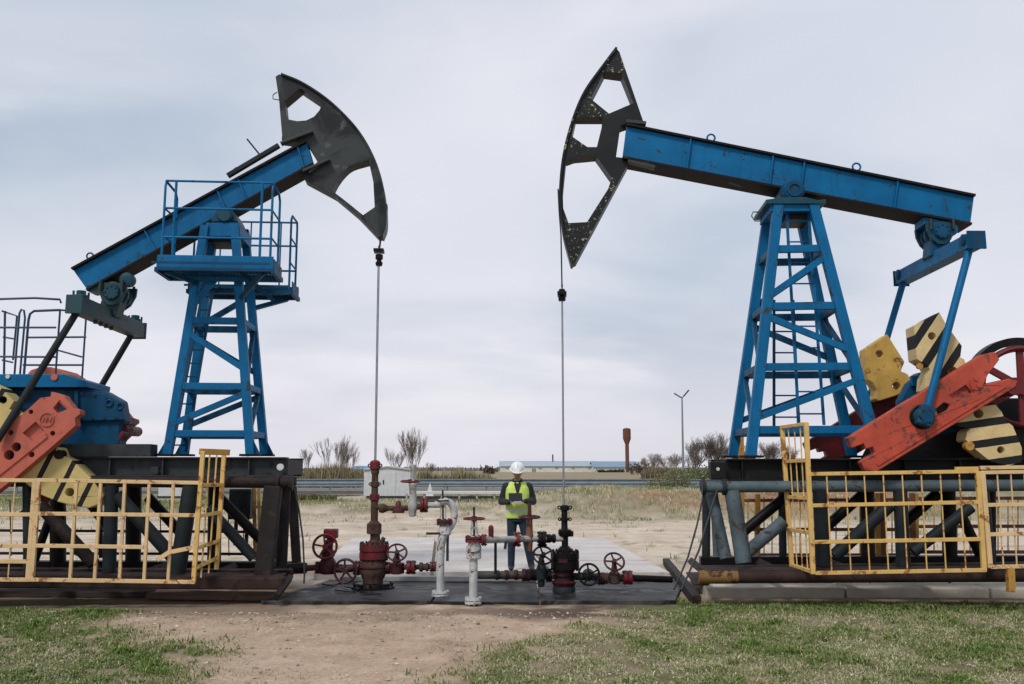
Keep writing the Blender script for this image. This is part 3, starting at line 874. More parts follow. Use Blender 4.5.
# slack cables from the trestle end, and their plate
one('wire_cable', MB().path([q(704, 492, -.8), q(697, 525, -1.0), q(688, 557, -1.1), q(679, 578, -1.2), q(674, 589, -1.35)], .012), DARKSTEEL, 'slack brown cable hanging from the trestle end, outer of the pair', 'cable', 'slack cables beside the oily apron', at_=PR)
one('wire_cable', MB().path([q(717, 490, -1.0), q(708, 520, -1.1), q(699, 550, -1.2), q(688, 575, -1.3), q(681, 590, -1.4)], .013), DARKSTEEL, 'slack black cable looped to the trestle collar, inner of the pair', 'cable', 'slack cables beside the oily apron', at_=PR)
a = [gnd(686, 572, .13), gnd(702, 572, .13), gnd(709, 584, .13), gnd(694, 584, .13)]
one('steel_plate', MB().prism(a, (0, 0, -.02)), SKIDRUST, 'small rusty steel plate lying against the end of the rusty skid', 'steel plate')
one('kerb_beam', MB().bar(gnd(666, 562, .05), gnd(697, 601, .05), .11, .13, (0, 0, 1)), PIPEBROWN, 'dark stained beam at the corner of the oily apron', 'beam', bevel=.01)

def fence(par, f, rails, bars, posts, mat, rw, bw, pw, ly, ly2=None):
    """rails / posts / bars: pixel segments on the fence plane"""
    def P(c):
        return f(c[0], c[1], ly if len(c) == 2 else c[2])
    for nm, L, w in (('rail', rails, rw), ('bar', bars, bw), ('post', posts, pw)):
        for s in L:
            MB().bar(P(s[0]), P(s[1]), w, w).build(nm, s[2] if len(s) > 2 else mat, par, bevel=w * .08)
FR = -1.52
def fempty(lab, grp='yellow safety fences', o=w2, rz=R(-4), name='safety_fence'):
    return empty(name, o, lab, 'fence', grp, rz)
e = fempty('long yellow pipe fence with thin bars beside the concrete blocks')
fence(e, q, [((809, 474), (978, 471.3)), ((811, 505.5), (979, 502)), ((814, 542), (982, 539)), ((815, 573), (986, 570)), ((955, 468.8), (978, 468.4))],
      [((826.5, 474), (831.8, 573)), ((845.4, 474), (851, 572.5)), ((864, 473.6), (869.8, 572)), ((883, 473), (888.5, 571.8)), ((902, 473), (907.5, 571.5)), ((921, 472.5), (927, 571.2)), ((940, 472), (946, 571)), ((959, 471.8), (966, 570.7))],
      [((977.5, 471), (984, 570.5))], YELLOW, .043, .014, .052, FR)
e = fempty('yellow fence gate next to the long fence, cut by the photo edge')
fence(e, q, [((981, 472.5), (1075, 471)), ((984, 505), (1075, 503.5)), ((986, 534.5), (1075, 532)), ((990, 567), (1075, 565)), ((980, 467.8), (1075, 466.5))],
      [((997, 472.5), (1003.5, 567)), ((1010.5, 472.5), (1017, 567)), ((1024, 472.5), (1031, 567)), ((1038, 472.5), (1046, 567)), ((1054, 472), (1062, 567))], [((982, 471), (990, 568))], YELPALE, .043, .014, .054, FR)
MB().bar(q(1010, 568, FR), q(1011, 592, FR), .075).build('foot_post', YELDK, e)
e = fempty('tall narrow yellow gate standing open beside the long yellow fence', 'tall yellow fence ends')
L2 = -.78
c = lambda t_, v0, v1: ((806 + (782 - 806) * t_ + 0, v0 + (v1 - v0) * t_, FR + (L2 - FR) * t_))
def seg(top, bot, t_):                 # vertical bar at fraction t_ across a side panel
    (u0, v0), (u1, v1) = top
    (a0, b0), (a1, b1) = bot
    l = FR + (L2 - FR) * t_
    return ((u0 + (u1 - u0) * t_, v0 + (v1 - v0) * t_, l), (a0 + (a1 - a0) * t_, b0 + (b1 - b0) * t_, l))
TOP, BOT = ((806, 422.5), (782, 426)), ((813, 574), (792, 567.5))
def across(h):
    a, b = seg(TOP, BOT, 0), seg(TOP, BOT, 1)
    l_ = lambda s: (s[0][0] + (s[1][0] - s[0][0]) * h, s[0][1] + (s[1][1] - s[0][1]) * h, s[0][2])
    return (l_(a), l_(b))
fence(e, q, [across(h) for h in (.008, .25, .50, .73, .985)], [seg(TOP, BOT, t_) for t_ in (.25, .5, .75)], [seg(TOP, BOT, 0), seg(TOP, BOT, 1)], YELLOW, .043, .014, .054, FR)
e = fempty('rust-stained yellow fence seen through the trestle on its far side')
RF = 1.6
fence(e, q, [((741, 500.5), (912, 499.5), RUSTORANGE), ((741, 529.5), (912, 529.5), RUSTORANGE), ((741, 555), (912, 555), RUSTORANGE)],
      [((u, 497), (u, 556)) for u in (748, 755, 764, 772, 781, 790, 800, 812, 824, 836, 848, 860, 872, 892, 903)],
      [((741, 434), (742, 558), YELDK), ((757.5, 494), (757.5, 560), YELDK), ((877, 493), (878, 560), YELDK), ((882.5, 493), (883, 560), RUSTORANGE), ((912, 493), (913, 560), RUSTORANGE)], YELLOW, .05, .016, .075, RF)
e = fempty('far rust-stained yellow fence seen through the gate at the photo edge')
fence(e, q, [((915, 498.5), (1075, 498), RUSTORANGE), ((915, 526.5), (1075, 526), RUSTORANGE), ((915, 552), (1075, 552), RUSTORANGE)],
      [((u, 496), (u, 553)) for u in (924, 934, 945, 957, 970, 998, 1008, 1018, 1030)], [((915.5, 493), (916, 558), YELDK), ((1040, 493), (1042, 558), YELDK)], YELLOW, .05, .016, .07, RF)

# ------------------------------------------------------------------ left pumpjack
w1 = gnd(373, 588, .02)
PL = empty('pumpjack', w1, 'blue pumpjack with railed platform and grey horsehead over the red wellhead', 'pumpjack', 'pumpjacks facing each other', R(4))
g_ = local(PL)
hy = -.13
A = [(275.5, 76.5), (281.5, 74.6), (301.7, 83), (324, 97.3), (343, 114), (360, 133.6), (372.8, 156), (381, 179), (385, 201.7), (385.8, 224), (382, 236)]
outer = arc(A, hy, g_) + pts([(378.5, 237.2), (358, 215.5), (335, 196.2), (304.6, 179.8), (304, 175), (318, 161), (307, 143), (281.5, 139.5), (282, 135), (279, 100)], hy, g_)
H1 = arc([(284.6, 101.5), (300.3, 88.3), (322, 103), (317.5, 113.5), (306, 120.3), (296, 121), (288.5, 119.5)], hy, g_, 3)
H1 = pts([(284.6, 101.5), (300.3, 88.3), (322, 103), (319.5, 110), (314, 116.5), (306, 120.3), (297, 121), (288.5, 119.3), (286, 115)], hy, g_)
H2 = arc([(332, 190.5), (337, 181), (343, 173), (352, 165.5), (368.6, 160.5)], hy, g_, 3) + pts([(373.3, 182), (374.6, 207), (363, 215), (347, 202)], hy, g_)
hd = MB().prism(outer, EY * .26, [H1, H2]).build('horsehead', HEADGREY, PL, bevel=.006, wall=OILY_SHADE)  # black hole walls paint in the shade of the down-facing sides
m = MB()
rim = arc(A[1:], hy, g_)
for a, b in zip(rim[:-1], rim[1:]):
    m.bar(a + EY * .13, b + EY * .13, .025, .34)
m.build('wireline_track', HEADGREY, hd)
for a, b, w_ in (((281, 144), (313, 132), .12), ((303, 172), (330, 160), .12), ((322, 163), (309, 173), .06)):
    MB().bar(g_(*a, hy - .06), g_(*b, hy - .06), .035, w_).build('mounting_bracket', HEADGREY, hd, bevel=.005)
MB().path([g_(277, 92, -.1), g_(273, 95, -.1), g_(273, 99, -.1), g_(279, 100, -.1)], .008).build('grab_loop', DARKSTEEL, hd)
ibeam(g_, (73.5, 270.5), (307, 143), (87, 289.5), (313, 163.5), PL, .14, .205, BLUE, BLACKRED, (.30, .61, .70, .96))
m = MB().bar(g_(227.7, 176, -.12), g_(279, 145.5, -.12), .055, .09).tube(g_(260, 155, 0), g_(247, 139, 0), .012).tube(g_(237, 168, -.1), g_(229, 174, -.1), .02)
m.build('service_pipe', PIPEDARK, PL)
MB().torus(g_(90, 256, 0), .045, .012, EY, 18).build('lifting_eye', BLUE_DK, PL)
b = MB().lathe(g_(224, 215, -.38), [(0, .05), (0, .085), (.03, .105), (.16, .105), (.16, .135), (.60, .135), (.60, .105), (.74, .10), (.76, .05)], EY).build('saddle_bearing', TEAL, PL, smooth=True)
MB().prism(pts([(211, 221.5), (213, 215), (218, 208), (231, 208), (235, 215), (238, 221.5)], -.30, g_), EY * .6).build('bearing_cap', TEAL, b, bevel=.01)
# tower
TP, NT_, FT = .33, -.46, .46
tw = MB().prism(pts([(206, 222.5), (239, 222.5), (240, 236), (203, 236)], -TP - .02, g_), EY * (2 * TP + .04)).build('tower', BLUE, PL, bevel=.005)
legs = {'nl': (g_(205.5, 226, -TP), g_(167.5, 456, NT_)), 'nr': (g_(235, 226, -TP), g_(250.5, 456, NT_)),
        'fl': (g_(214, 230, TP), g_(184, 456, FT)), 'fr': (g_(245, 230, TP), g_(264.5, 456, FT))}
for n_, (a, b) in legs.items():
    MB().bar(a, b, .114, .11).build('leg', BLUE, tw, bevel=.006)
    MB().box(b + Vector((0, 0, .012)), (.26, .22, .03)).build('foot_plate', BLACKRED, tw, bevel=.004)
    d_ = Vector((-.12 if n_[1] == 'l' else .12, 0, 0))
    MB().prism([b + Vector((0, -.01, .02)), b + d_ * 1.1 + Vector((0, -.01, .02)), b + (a - b) * .07 + d_ * .4 + Vector((0, -.01, 0))], EY * .02).build('gusset', BLUE_DK, tw)
zat = lambda u, v, ly=-.45: g_(u, v, ly).z
for v in (265, 320, 386, 433.5):
    z = zat(200, v)
    for a, b, w in (('nl', 'nr', .09), ('fl', 'fr', .09), ('nl', 'fl', .08), ('nr', 'fr', .08)):
        MB().bar(onleg(a, z), onleg(b, z), w, .09).build('cross_beam', BLUE if a[0] == 'n' else BLUE_DK, tw, bevel=.004)
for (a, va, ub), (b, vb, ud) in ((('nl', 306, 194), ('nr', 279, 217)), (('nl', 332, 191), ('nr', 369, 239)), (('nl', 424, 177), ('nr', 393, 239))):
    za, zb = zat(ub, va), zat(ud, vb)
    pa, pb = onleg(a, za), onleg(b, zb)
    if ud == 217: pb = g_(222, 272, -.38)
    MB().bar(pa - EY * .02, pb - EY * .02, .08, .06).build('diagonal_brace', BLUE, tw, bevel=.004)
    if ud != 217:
        MB().bar(onleg('f' + a[1], za + .02), onleg('f' + b[1], zb + .02), .08, .06).build('diagonal_brace', BLUE_DK, tw, bevel=.004)
MB().bar(onleg('fl', zat(212, 316)), onleg('fr', zat(232, 285)), .08, .06).build('diagonal_brace', BLUE_DK, tw, bevel=.004)
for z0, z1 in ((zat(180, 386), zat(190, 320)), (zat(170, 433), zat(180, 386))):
    MB().bar(onleg('nr', z0), onleg('fr', z1), .06).build('diagonal_brace', BLUE_DK, tw, bevel=.004)
ladder(g_, ((203, 290), (172, 452)), ((213, 290), (186, 452)), .1, .1, 12, tw, BLUE_DK)
# platform: decks on both sides joined at the ends, toe boards, rails
zd = g_(210, 268, -1.02).z
def fx(u, v, ly):
    return g_(u, v, ly).x
xa, xb = fx(157, 262, -1.02), fx(273.5, 262, -1.02)
pf = MB()
for s in (-1, 1):
    for i in range(34):
        x = xa + .03 + (xb - xa - .06) * i / 33
        pf.box((x, s * .73, zd + .02), (.012, .58, .035))
    for y in (-.5, -.2, .05, .29):
        pf.box(((xa + xb) / 2, s * .73 + y, zd + .02), (xb - xa, .012, .03))
pf = pf.build('platform', BLUE_DK, PL)
for s in (-1, 1):
    MB().box(((xa + xb) / 2, s * 1.02, zd + .085), (xb - xa, .012, .17)).build('toe_board', BLUE, pf, bevel=.003)
    MB().box(((xa + xb) / 2, s * 1.02, zd - .02), (xb - xa, .05, .04)).build('edge_beam', BLUE_DK, pf)
    MB().box(((xa + xb) / 2, s * .44, zd - .03), (xb - xa, .05, .06)).build('edge_beam', BLUE_DK, pf)
    for x in (xa, xb):
        MB().box((x, s * .73, zd + .06), (.012, .58, .16)).build('toe_board', BLUE_DK, pf)
        MB().box((x, s * .73, zd - .03), (.05, .62, .06)).build('edge_beam', BLUE_DK, pf)
    MB().bar(g_(196, 283, -.46) if s < 0 else onleg('fl', zd - .35), Vector((xa + .1, s * .95, zd - .04)), .06).build('bracket', BLUE_DK, pf)
    MB().bar(onleg('nr' if s < 0 else 'fr', zd - .30), Vector((xb - .15, s * .95, zd - .04)), .06).build('bracket', BLUE_DK, pf)
    # hand rails with rounded top corners
    hr, tr = 1.20, .017
    for x in (xa + .05, xb - .05):
        m = MB().path([Vector((x, s * 1.0, zd)), Vector((x, s * 1.0, zd + hr - .08)), Vector((x, s * .97, zd + hr)), Vector((x, s * .55, zd + hr - .02)), Vector((x, s * .47, zd + hr - .1)), Vector((x, s * .47, zd))], tr, 8)
        for z in (.44, .82):
            m.tube((x, s * 1.0, zd + z), (x, s * .47, zd + z), .013, n=8)
        m.build('end_rail', BLUE, pf, smooth=True)
    m = MB()
    for z in (.42, .82, hr):
        m.tube((xa + .05, s * 1.0, zd + z), (xb - .05, s * 1.0, zd + z), .016, n=8)
    m.build('hand_rail', BLUE, pf, smooth=True)
    for x in ((xa + .19, xb - .19) if s < 0 else (xa + .3, (xa + xb) / 2, xb - .3)):
        MB().tube((x, s * 1.0, zd), (x, s * 1.0, zd + hr), .018 if s < 0 else .012, n=8).build('rail_post', BLUE, pf, smooth=True)
MB().bar(g_(238, 269, -.75), g_(274, 301, -.2), .06, .012).build('flat_strut', BLUE_DK, pf)
# equalizer
EQ = 1.02
eqa, eqb = g_(74.5, 304, -EQ), g_(139, 331, EQ)
dirq = (eqb - eqa).normalized()
EQT = paint('dark_teal_equalizer', (.010, .045, .055), .5, .2)
e = MB().bar(eqa, eqb, .22, .20, (1, 0, 0)).build('equalizer', EQT, PL, bevel=.006)
for p in (eqa, eqb):
    MB().bar(p - dirq * .02, p + dirq * .02, .25, .22, (1, 0, 0)).build('end_plate', EQT, e, bevel=.004)
for p, d_ in ((eqa, .16), (eqb, -.16)):
    pp = p + dirq * d_
    m = MB().lathe(pp + Vector((0, 0, .10)), [(0, .09), (.05, .09), (.06, .06), (.11, .06)], (0, 0, 1), 12)
    for i in range(4):
        m.tube(pp + Vector((.07 * (-1) ** i, .07 * (-1) ** (i // 2), .1)), pp + Vector((.07 * (-1) ** i, .07 * (-1) ** (i // 2), .2)), .016, n=6)
    m.build('pitman_joint', TEAL, e)
for i in range(4):
    p = eqa.lerp(eqb, .30 + i * .08) - Vector((0, 0, .12))
    MB().tube(p - Vector((0, 0, .03)), p + Vector((0, 0, .03)), .03, n=6).build('hanger_bolt', DARKSTEEL, e)
tb = g_(117, 295, 0)
mid_ = eqa.lerp(eqb, .5)
tailbearing(tb, PL, TEAL, EQT)
MB().box(g_(222, 240, 0), (.30, .46, .17)).build('opening_shade', OILY_SHADE, tw, bevel=.006)  # black filler added as shade in the opening below the tower top
MB().bar(tb, Vector((mid_.x, 0, mid_.z + .04)), .26, .28).build('tail_yoke', EQT, PL, bevel=.02)
m = MB().box(g_(102, 290, 0), (.3, .34, .10)).lathe(g_(126, 279, -.2), [(0, .05), (.01, .10), (.14, .10), (.15, .05)], EY, 16)
m.build('bearing_housing', TEAL, PL, bevel=.008)
# cranks etc.
CK = -1.14
wr = g_(-3, 441, CK - .1)
crank_px = [(28.9, 408.6), (40, 398), (50.6, 396.5), (51.4, 391.7), (56, 393), (64.3, 395.7), (66, 399), (73, 407.8), (79.6, 410), (80, 414), (74.8, 418), (75.5, 425.5), (53, 445.6), (16, 477),
            (-30, 512), (-62, 470), (-20, 448)]
tri = [(53, 408), (59.5, 399.7), (68.5, 408.5), (63, 411), (57, 413)]
pocket = [(22.5, 433), (35.5, 421.5), (44.5, 430.5), (32, 441)]
STR_L = striped('left_weight_stripes', (.60, .47, .19), (.016, .015, .016), R(-23), .31, .21, g_(61.4, 476.5, CK))
for sgn in (0, 1):
    off = EY * (2.08 if sgn else 0)
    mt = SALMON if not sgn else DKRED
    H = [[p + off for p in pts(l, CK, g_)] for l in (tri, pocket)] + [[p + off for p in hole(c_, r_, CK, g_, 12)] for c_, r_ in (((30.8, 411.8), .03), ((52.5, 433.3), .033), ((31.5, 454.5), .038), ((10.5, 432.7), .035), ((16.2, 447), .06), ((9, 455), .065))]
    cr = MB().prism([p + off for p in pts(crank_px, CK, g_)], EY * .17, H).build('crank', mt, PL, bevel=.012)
    MB().prism([p + off + EY * .06 for p in pts(pocket, CK, g_)], EY * .05).build('pocket_web', mt, cr)
    c0 = g_(46.6, 419.5, CK - .012) + off
    m = MB().torus(c0, .085, .007, EY, 24, 6)
    for i in (-1, 0, 1):
        m.bar(c0 + Vector((i * .045 - .012, 0, -.03)), c0 + Vector((i * .045 + .012, 0, .03)), .008)
    m.build('cast_emblem', mt, cr)
    MB().tube(g_(59.5, 399.7, CK + .04) + off, g_(70.5, 410, CK + .04) + off, .026, n=10).build('clamp_bolt', mt, cr)
    MB().bar(g_(47, 436, CK - .008) + off, g_(-60, 522, CK - .008) + off, .03, .02).build('edge_rib', mt, cr)
    wy = CK + .18
    if sgn:
        MB().tube(eqb - dirq * .16, wr + off, .045).build('pitman_arm', PIPEDARK, PL, smooth=True)
        continue
    wl = [(52.6, 445.5), (60, 448), (63, 456), (70, 458.5), (91, 478.5), (103, 496), (97, 505), (89, 508), (74, 506), (58, 502), (41, 495), (18, 478), (30, 466)]
    w_ = MB().prism([p + off for p in pts(wl, wy, g_)], EY * .3, [[p + off for p in hole((69.5, 492.5), .055, wy, g_)]]).build('counterweight', STR_L if not sgn else CWYEL, PL, bevel=.014)
    MB().lathe(g_(58.5, 454.5, wy - .04) + off, [(0, .02), (0, .06), (.12, .06)], EY, 14).build('lifting_lug', BLACKRED, w_)
    wl = [(-60, 360), (1, 388), (14, 401), (9, 409), (23, 413), (26, 420), (0, 442), (-40, 450), (-90, 420)]
    w_ = MB().prism([p + off for p in pts(wl, wy, g_)], EY * .3, [[p + off for p in hole((3, 400), .05, wy, g_)]]).build('counterweight', STR_L if not sgn else CWYEL, PL, bevel=.014)
    top = (eqa + dirq * .16) if not sgn else (eqb - dirq * .16)
    MB().tube(top, wr + off, .045).build('pitman_arm', PIPEDARK, PL, smooth=True)
# gearbox
gb = MB().prism(pts([(75.6, 389), (104, 391), (120.5, 400.5), (124, 421), (119, 425), (119, 444), (112, 452), (93, 457), (-20, 457), (-20, 389)], -.46, g_), EY * .30).build('gearbox', BLUE_DK, PL, bevel=.025)
MB().prism(pts([(75, 391), (104, 393), (121, 402), (124.5, 420), (75, 421)], -.52, g_), EY * .07).build('cover_plate', BLUE_DK, gb, bevel=.01)
MB().box(g_(40, 425, .45) , (1.7, .9, .70)).build('gear_case', BLUE_DK, gb, bevel=.04)
MB().prism(pts([(74.5, 391), (78, 391), (78, 421), (74.5, 421)], -.56, g_), EY * .04).build('flange_strip', BLUE_DK, gb)
for u_, v_ in ((80, 418), (92, 418), (104, 418), (116, 418), (82, 394), (94, 395), (106, 398)):
    MB().tube(g_(u_, v_, -.55), g_(u_, v_, -.51), .018, n=6).build('cover_bolt', DARKSTEEL, gb)
MB().prism(pts([(-25, 374), (63, 374), (86, 381), (85, 387), (-25, 387)], -.62, g_), EY * .9).build('top_deck', BLUE, PL, bevel=.01)
m = MB()
dome = [(26, 375), (30, 370), (38, 367.5), (50, 366.8), (60, 369), (70, 375.5)]
m.prism(pts(dome, -.3, g_), EY * .6)
m.build('inspection_dome', SALMON, PL, bevel=.03)
MB().lathe(g_(54, 377, -.64), [(0, .02), (0, .045), (.03, .045)], EY, 12).build('deck_badge', SALMON, PL)
MB().lathe(g_(7.5, 376.5, -.64), [(0, .015), (0, .028), (.03, .028)], EY, 12).build('deck_badge', PWHITE, PL)
m = MB()
for u, v in ((109, 403), (120, 406)):
    m.torus(g_(u, v, -.53), .042, .016, EY, 18)
m.build('lifting_eye', BLUE_DK, gb)
m = MB().box(g_(127, 422, -.1), (.12, .5, .07)).lathe(g_(123, 430, -.3), [(0, .03), (0, .07), (.6, .07), (.6, .03)], EY, 12).bar(g_(120, 442, -.3), g_(127, 432, -.3), .06, .3)
m.build('shaft_coupling', VALVERED, gb, bevel=.01)
# guard rails on the gearbox deck
m = MB()
rl = -.58
mt = paint('railing_dark_blue', (.012, .05, .11), .5, .15)
def rail(l, r_=.016, ly=rl):
    return MB().path(pts(l, ly, g_), r_, 8).build('deck_rail', mt, PL, smooth=True)
rail([(-25, 300), (2, 299), (35, 298), (60, 299.5), (61, 303)], .017, .55)
rail([(24, 374), (28.5, 320), (30, 314), (34, 311), (60, 310)], .017)
rail([(20, 374), (25, 318), (24, 310.5), (21.5, 309.5), (19.5, 313), (14.5, 374)], .014)
rail([(55, 383), (60, 311)], .014)
rail([(82, 379), (86, 318), (84, 312), (60, 310)], .014, .2)
rail([(-20, 327.5), (56, 327.5)], .014); rail([(26, 337.5), (86, 337)], .014, -.2)
rail([(-20, 356.5), (56, 357)], .014); rail([(23, 365), (82, 365)], .014, -.2)
rail([(57, 350), (82, 357)], .012, 0.); rail([(2, 311), (17, 316), (13, 360)], .014, 0.)
rail([(3, 337), (15, 339)], .012, 0.); rail([(2, 360), (13, 362.5)], .012, 0.)
rail([(4, 374), (5, 311)], .016, 0.)
# main frame
IFR = mainframe(g_, PL, -110, 286, 457, 477, IGREY, .66, (163, 249, 110, 60))
m = MB().prism(pts([(60, 444), (150.5, 444), (150.5, 456.5), (60, 456.5)], -.74, g_), EY * .3)
m.build('frame_block', IGREY, PL, bevel=.006)
MB().lathe(g_(280, 467, -.80), [(0, .02), (0, .045), (.05, .045)], EY, 14).build('badge', PWHITE, IFR)
MB().box(g_(155, 470, -.76), (.10, .05, .09)).build('bolt_pad', DARKSTEEL, IFR)
# bridle, carrier and rod
a, b_ = g_(379, 237, 0), g_(375.3, 461, 0)
m = MB()
for s in (-.045, .045):
    m.path([g_(385, 205, 0) + Vector((.03, s, 0)), g_(385.6, 224, 0) + Vector((.015, s, 0)), g_(380.5, 240, 0) + Vector((0, s, 0)), g_(379, 252, 0) + Vector((0, s, 0))], .010, 8)
m.build('bridle', RUSTY, PL)
MB().box(g_(379, 251, 0), (.15, .20, .04)).lathe(g_(379, 266, 0), [(0, .02), (0, .045), (.05, .055), (.07, .035), (.10, .035), (.10, .055), (.17, .055), (.17, .03)], (0, 0, 1), 16).build('carrier_bar', OILY_SHADE, PL, bevel=.005)
MB().path([g_(379, 246, 0), g_(377.5, 330, 0), b_], .017, 10).build('polished_rod', STEEL, PL, smooth=True)

# trestle
TL = empty('pipe_trestle', w1, 'brown-black pipe trestle on dark skids, under the pumpjack with the platform', 'trestle', 'pipe trestles under the pumpjacks', R(4))
pp = pipew(g_, (-110, 480), (291, 482.5), NY, NY, .075, 'top_pipe', PIPEBROWN, TL)
for u in (278, 291):
    a = g_(u, 482.5, NY)
    MB().tube(a - Vector((.025, 0, 0)), a + Vector((.025, 0, 0)), .105, n=20).build('pipe_flange', PIPEBROWN, pp)
pipew(g_, (-90, 479), (296, 481.5), FY, FY, .07, 'top_pipe', PIPEBROWN, TL)
MB().bar(g_(273.5, 486, NY - .02), g_(263.5, 577, NY - .12), .225, .16).build('post', PIPEBROWN, TL, bevel=.02)
for a, b, l0, l1, r, mt in (((112, 485), (109, 572), NY, NY, .085, PIPEDARK), ((191, 486), (177, 576), NY, NY - .08, .105, PIPEDARK), ((285, 487), (281, 567), NY + .4, NY + .3, .08, PIPEBROWN), ((27, 485), (28, 573), NY, NY, .055, PIPEDARK),
                            ((-50, 485), (-52, 573), NY, NY, .085, PIPEDARK),
                            ((292, 487), (296.5, 562), FY, FY, .07, PIPEBROWN), ((58, 485), (58, 566), FY, FY, .11, OILY_SHADE), ((134, 486), (133, 567), FY, FY, .11, OILY_SHADE), ((215, 487), (214, 566), FY, FY, .10, OILY_SHADE)):
    pipew(g_, a, b, l0, l1, r, 'post', mt, TL)
for a, b, ly, r, mt in (((40, 505), (94, 564), NY, .08, PIPEBROWN), ((117, 495), (172, 556), NY, .085, PIPEDARK), ((208, 508), (254, 558), NY, .07, PIPEDARK), ((34, 562), (52, 512), FY, .06, OILY_SHADE),
                        ((82, 492), (110, 530), FY, .07, OILY_SHADE), ((148, 497), (180, 532), FY, .075, OILY_SHADE), ((214, 492), (262, 541), FY, .075, OILY_SHADE)):
    pipew(g_, a, b, ly, ly, r, 'diagonal_brace', mt, TL)
MB().bar(g_(-90, 566, FY), g_(300, 567, FY), .16, .2).build('sill_beam', OILY_SHADE, TL, bevel=.008)
MB().bar(g_(-90, 572, -.4), g_(292, 574, -.4), .12, .2).build('sill_beam', SKIDRUST, TL, bevel=.008)
MB().bar(g_(-90, 581, -1.2), g_(284, 583, -1.2), .15, .16).build('skid', SKIDRUST, TL, bevel=.02)
MB().bar(g_(-90, 573.5, -1.0), g_(284, 575.5, -1.0), .02, .42).build('skid_deck', SKIDRUST, TL)
MB().bar(g_(290, 578, -1.0), g_(276, 597, -1.45), .07, .10).build('skid_end', PIPEBROWN, TL, bevel=.01)
for u in (40, 120, 200, 275):
    a = g_(u, 582, -1.1)
    MB().bar(a, a + EY * 2., .09, .09).build('cross_beam', SKIDRUST, TL)
a, b = gnd(146, 599, .0), gnd(279, 601, .0)
one('timber_sleeper', MB().bar(a + Vector((0, .2, .03)), b + Vector((0, .2, .03)), .075, .36), paint('weathered_plank', (.16, .095, .065), .9, .2, (.06, .04, .03), vs=2.), 'long weathered brown sleeper lying in front of the dark skid', 'sleeper', bevel=.012)
a, b = gnd(-60, 597, .0), gnd(143, 598, .0)
one('timber_sleeper', MB().bar(a + Vector((0, .28, .02)), b + Vector((0, .28, .02)), .075, .3), paint('dirty_plank', (.06, .045, .038), .9, .2, (.04, .03, .025), vs=2.), 'dark dirty sleeper half buried under the yellow fence', 'sleeper', bevel=.012)
one('wire_cable', MB().path([g_(294, 488, -.5), g_(299, 510, -.6), g_(303, 540, -.7), g_(304.5, 575, -.8), g_(304, 583, -.9)], .012), DARKSTEEL, 'single dark cable hanging beside the brown trestle end post', 'cable', at_=PL)
# left fences
FR = -1.55
e = fempty('bent yellow fence with broken middle rail in front of the striped counterweight', 'yellow safety fences', w1, R(4))
fence(e, g_, [((36, 480), (199, 482.8)), ((35, 513.5), (197, 515.3)), ((33, 545.5), (144, 547)), ((28, 579.5), (195, 582))],
      [((77, 481), (70, 580)), ((101, 481), (94.5, 580)), ((125, 481.5), (119.5, 580.5)), ((149.5, 482), (144, 581)), ((173.6, 482), (168, 581.5))], [((39.2, 480), (32, 580))], YELPALE, .045, .035, .048, FR)
MB().bar(g_(157, 560, FR - .1), g_(171, 551, FR), .05, .03).build('bent_rail', YELPALE, e)
MB().bar(g_(170, 552, FR), g_(195, 547, FR), .05, .03).build('bent_rail', YELPALE, e)
e = fempty('yellow fence gate at the photo edge below the salmon crank', 'yellow safety fences', w1, R(4))
fence(e, g_, [((-70, 479), (36, 480.5)), ((-70, 514), (34, 514.5)), ((-70, 545.5), (32, 546)), ((-70, 561), (30, 561.5)), ((-70, 579), (29, 579.7))],
      [((15.3, 480), (8, 579)), ((-5, 480), (-14, 579)), ((-26, 480), (-36, 579)), ((-48, 480), (-58, 579))], [((35.2, 479), (28, 580)), ((-68, 478), (-80, 580))], YELPALE, .045, .014, .050, FR)
L2 = -1.02
TOP, BOT = ((203, 451), (224, 455)), ((193.5, 581.5), (216.5, 569.5))
e = fempty('tall narrow rusty yellow gate standing open beside the bent fence', 'tall yellow fence ends', w1, R(4))
fence(e, g_, [across(h) for h in (.26, .50, .75, .90)], [seg(TOP, BOT, t_) for t_ in (.33, .66)], [seg(TOP, BOT, 0), seg(TOP, BOT, 1)], YELLOW, .045, .018, .05, FR)
MB().bar(g_(200, 451.5, FR), g_(229, 452.5, FR + .3), .075, .05).build('cap_rail', YELDK, e, bevel=.004)
e = fempty('dark rust rear fence with one yellow post behind the brown trestle', 'yellow safety fences', w1, R(4))
RF = 1.6
fence(e, g_, [((-80, 530), (268, 532), PIPEBROWN), ((-80, 553), (268, 554), PIPEBROWN), ((228, 507), (266, 507), YELDK)],
      [((u, 500), (u + 1, 556)) for u in (10, 75, 160, 170, 187, 228, 243)], [((254, 488), (255.5, 560), YELDK), ((259, 488), (260, 560), YELLOW), ((100, 495), (101, 558), PIPEBROWN), ((-20, 495), (-20, 558), PIPEBROWN)], PIPEBROWN, .04, .014, .055, RF)
m = MB().box(g_(241, 504, 1.35), (.33, .2, .46))
cb = one('electrical_cabinet', m, IGREY, 'plain grey electrical cabinet on the rear fence behind the brown trestle', 'cabinet', bevel=.01, loc=None)
cb.location = w1; cb.rotation_euler = (0, 0, R(4))
dm = MB().box(g_(241, 504, 1.24), (.29, .02, .41)).build('door', IGREY, cb, bevel=.006)
MB().box(g_(247, 504, 1.22), (.02, .02, .06)).build('handle', DARKSTEEL, dm)
m = MB().box(g_(236, 527, 1.35), (.05, .05, .55)).box(g_(247, 527, 1.35), (.05, .05, .55))
m.build('stand', IGREY, cb)
RUSTGREY = paint('grimy_grey_pipe', (.055, .05, .048), .6, .6, (.05, .028, .02), vs=7., fade=.4, bump=.3)
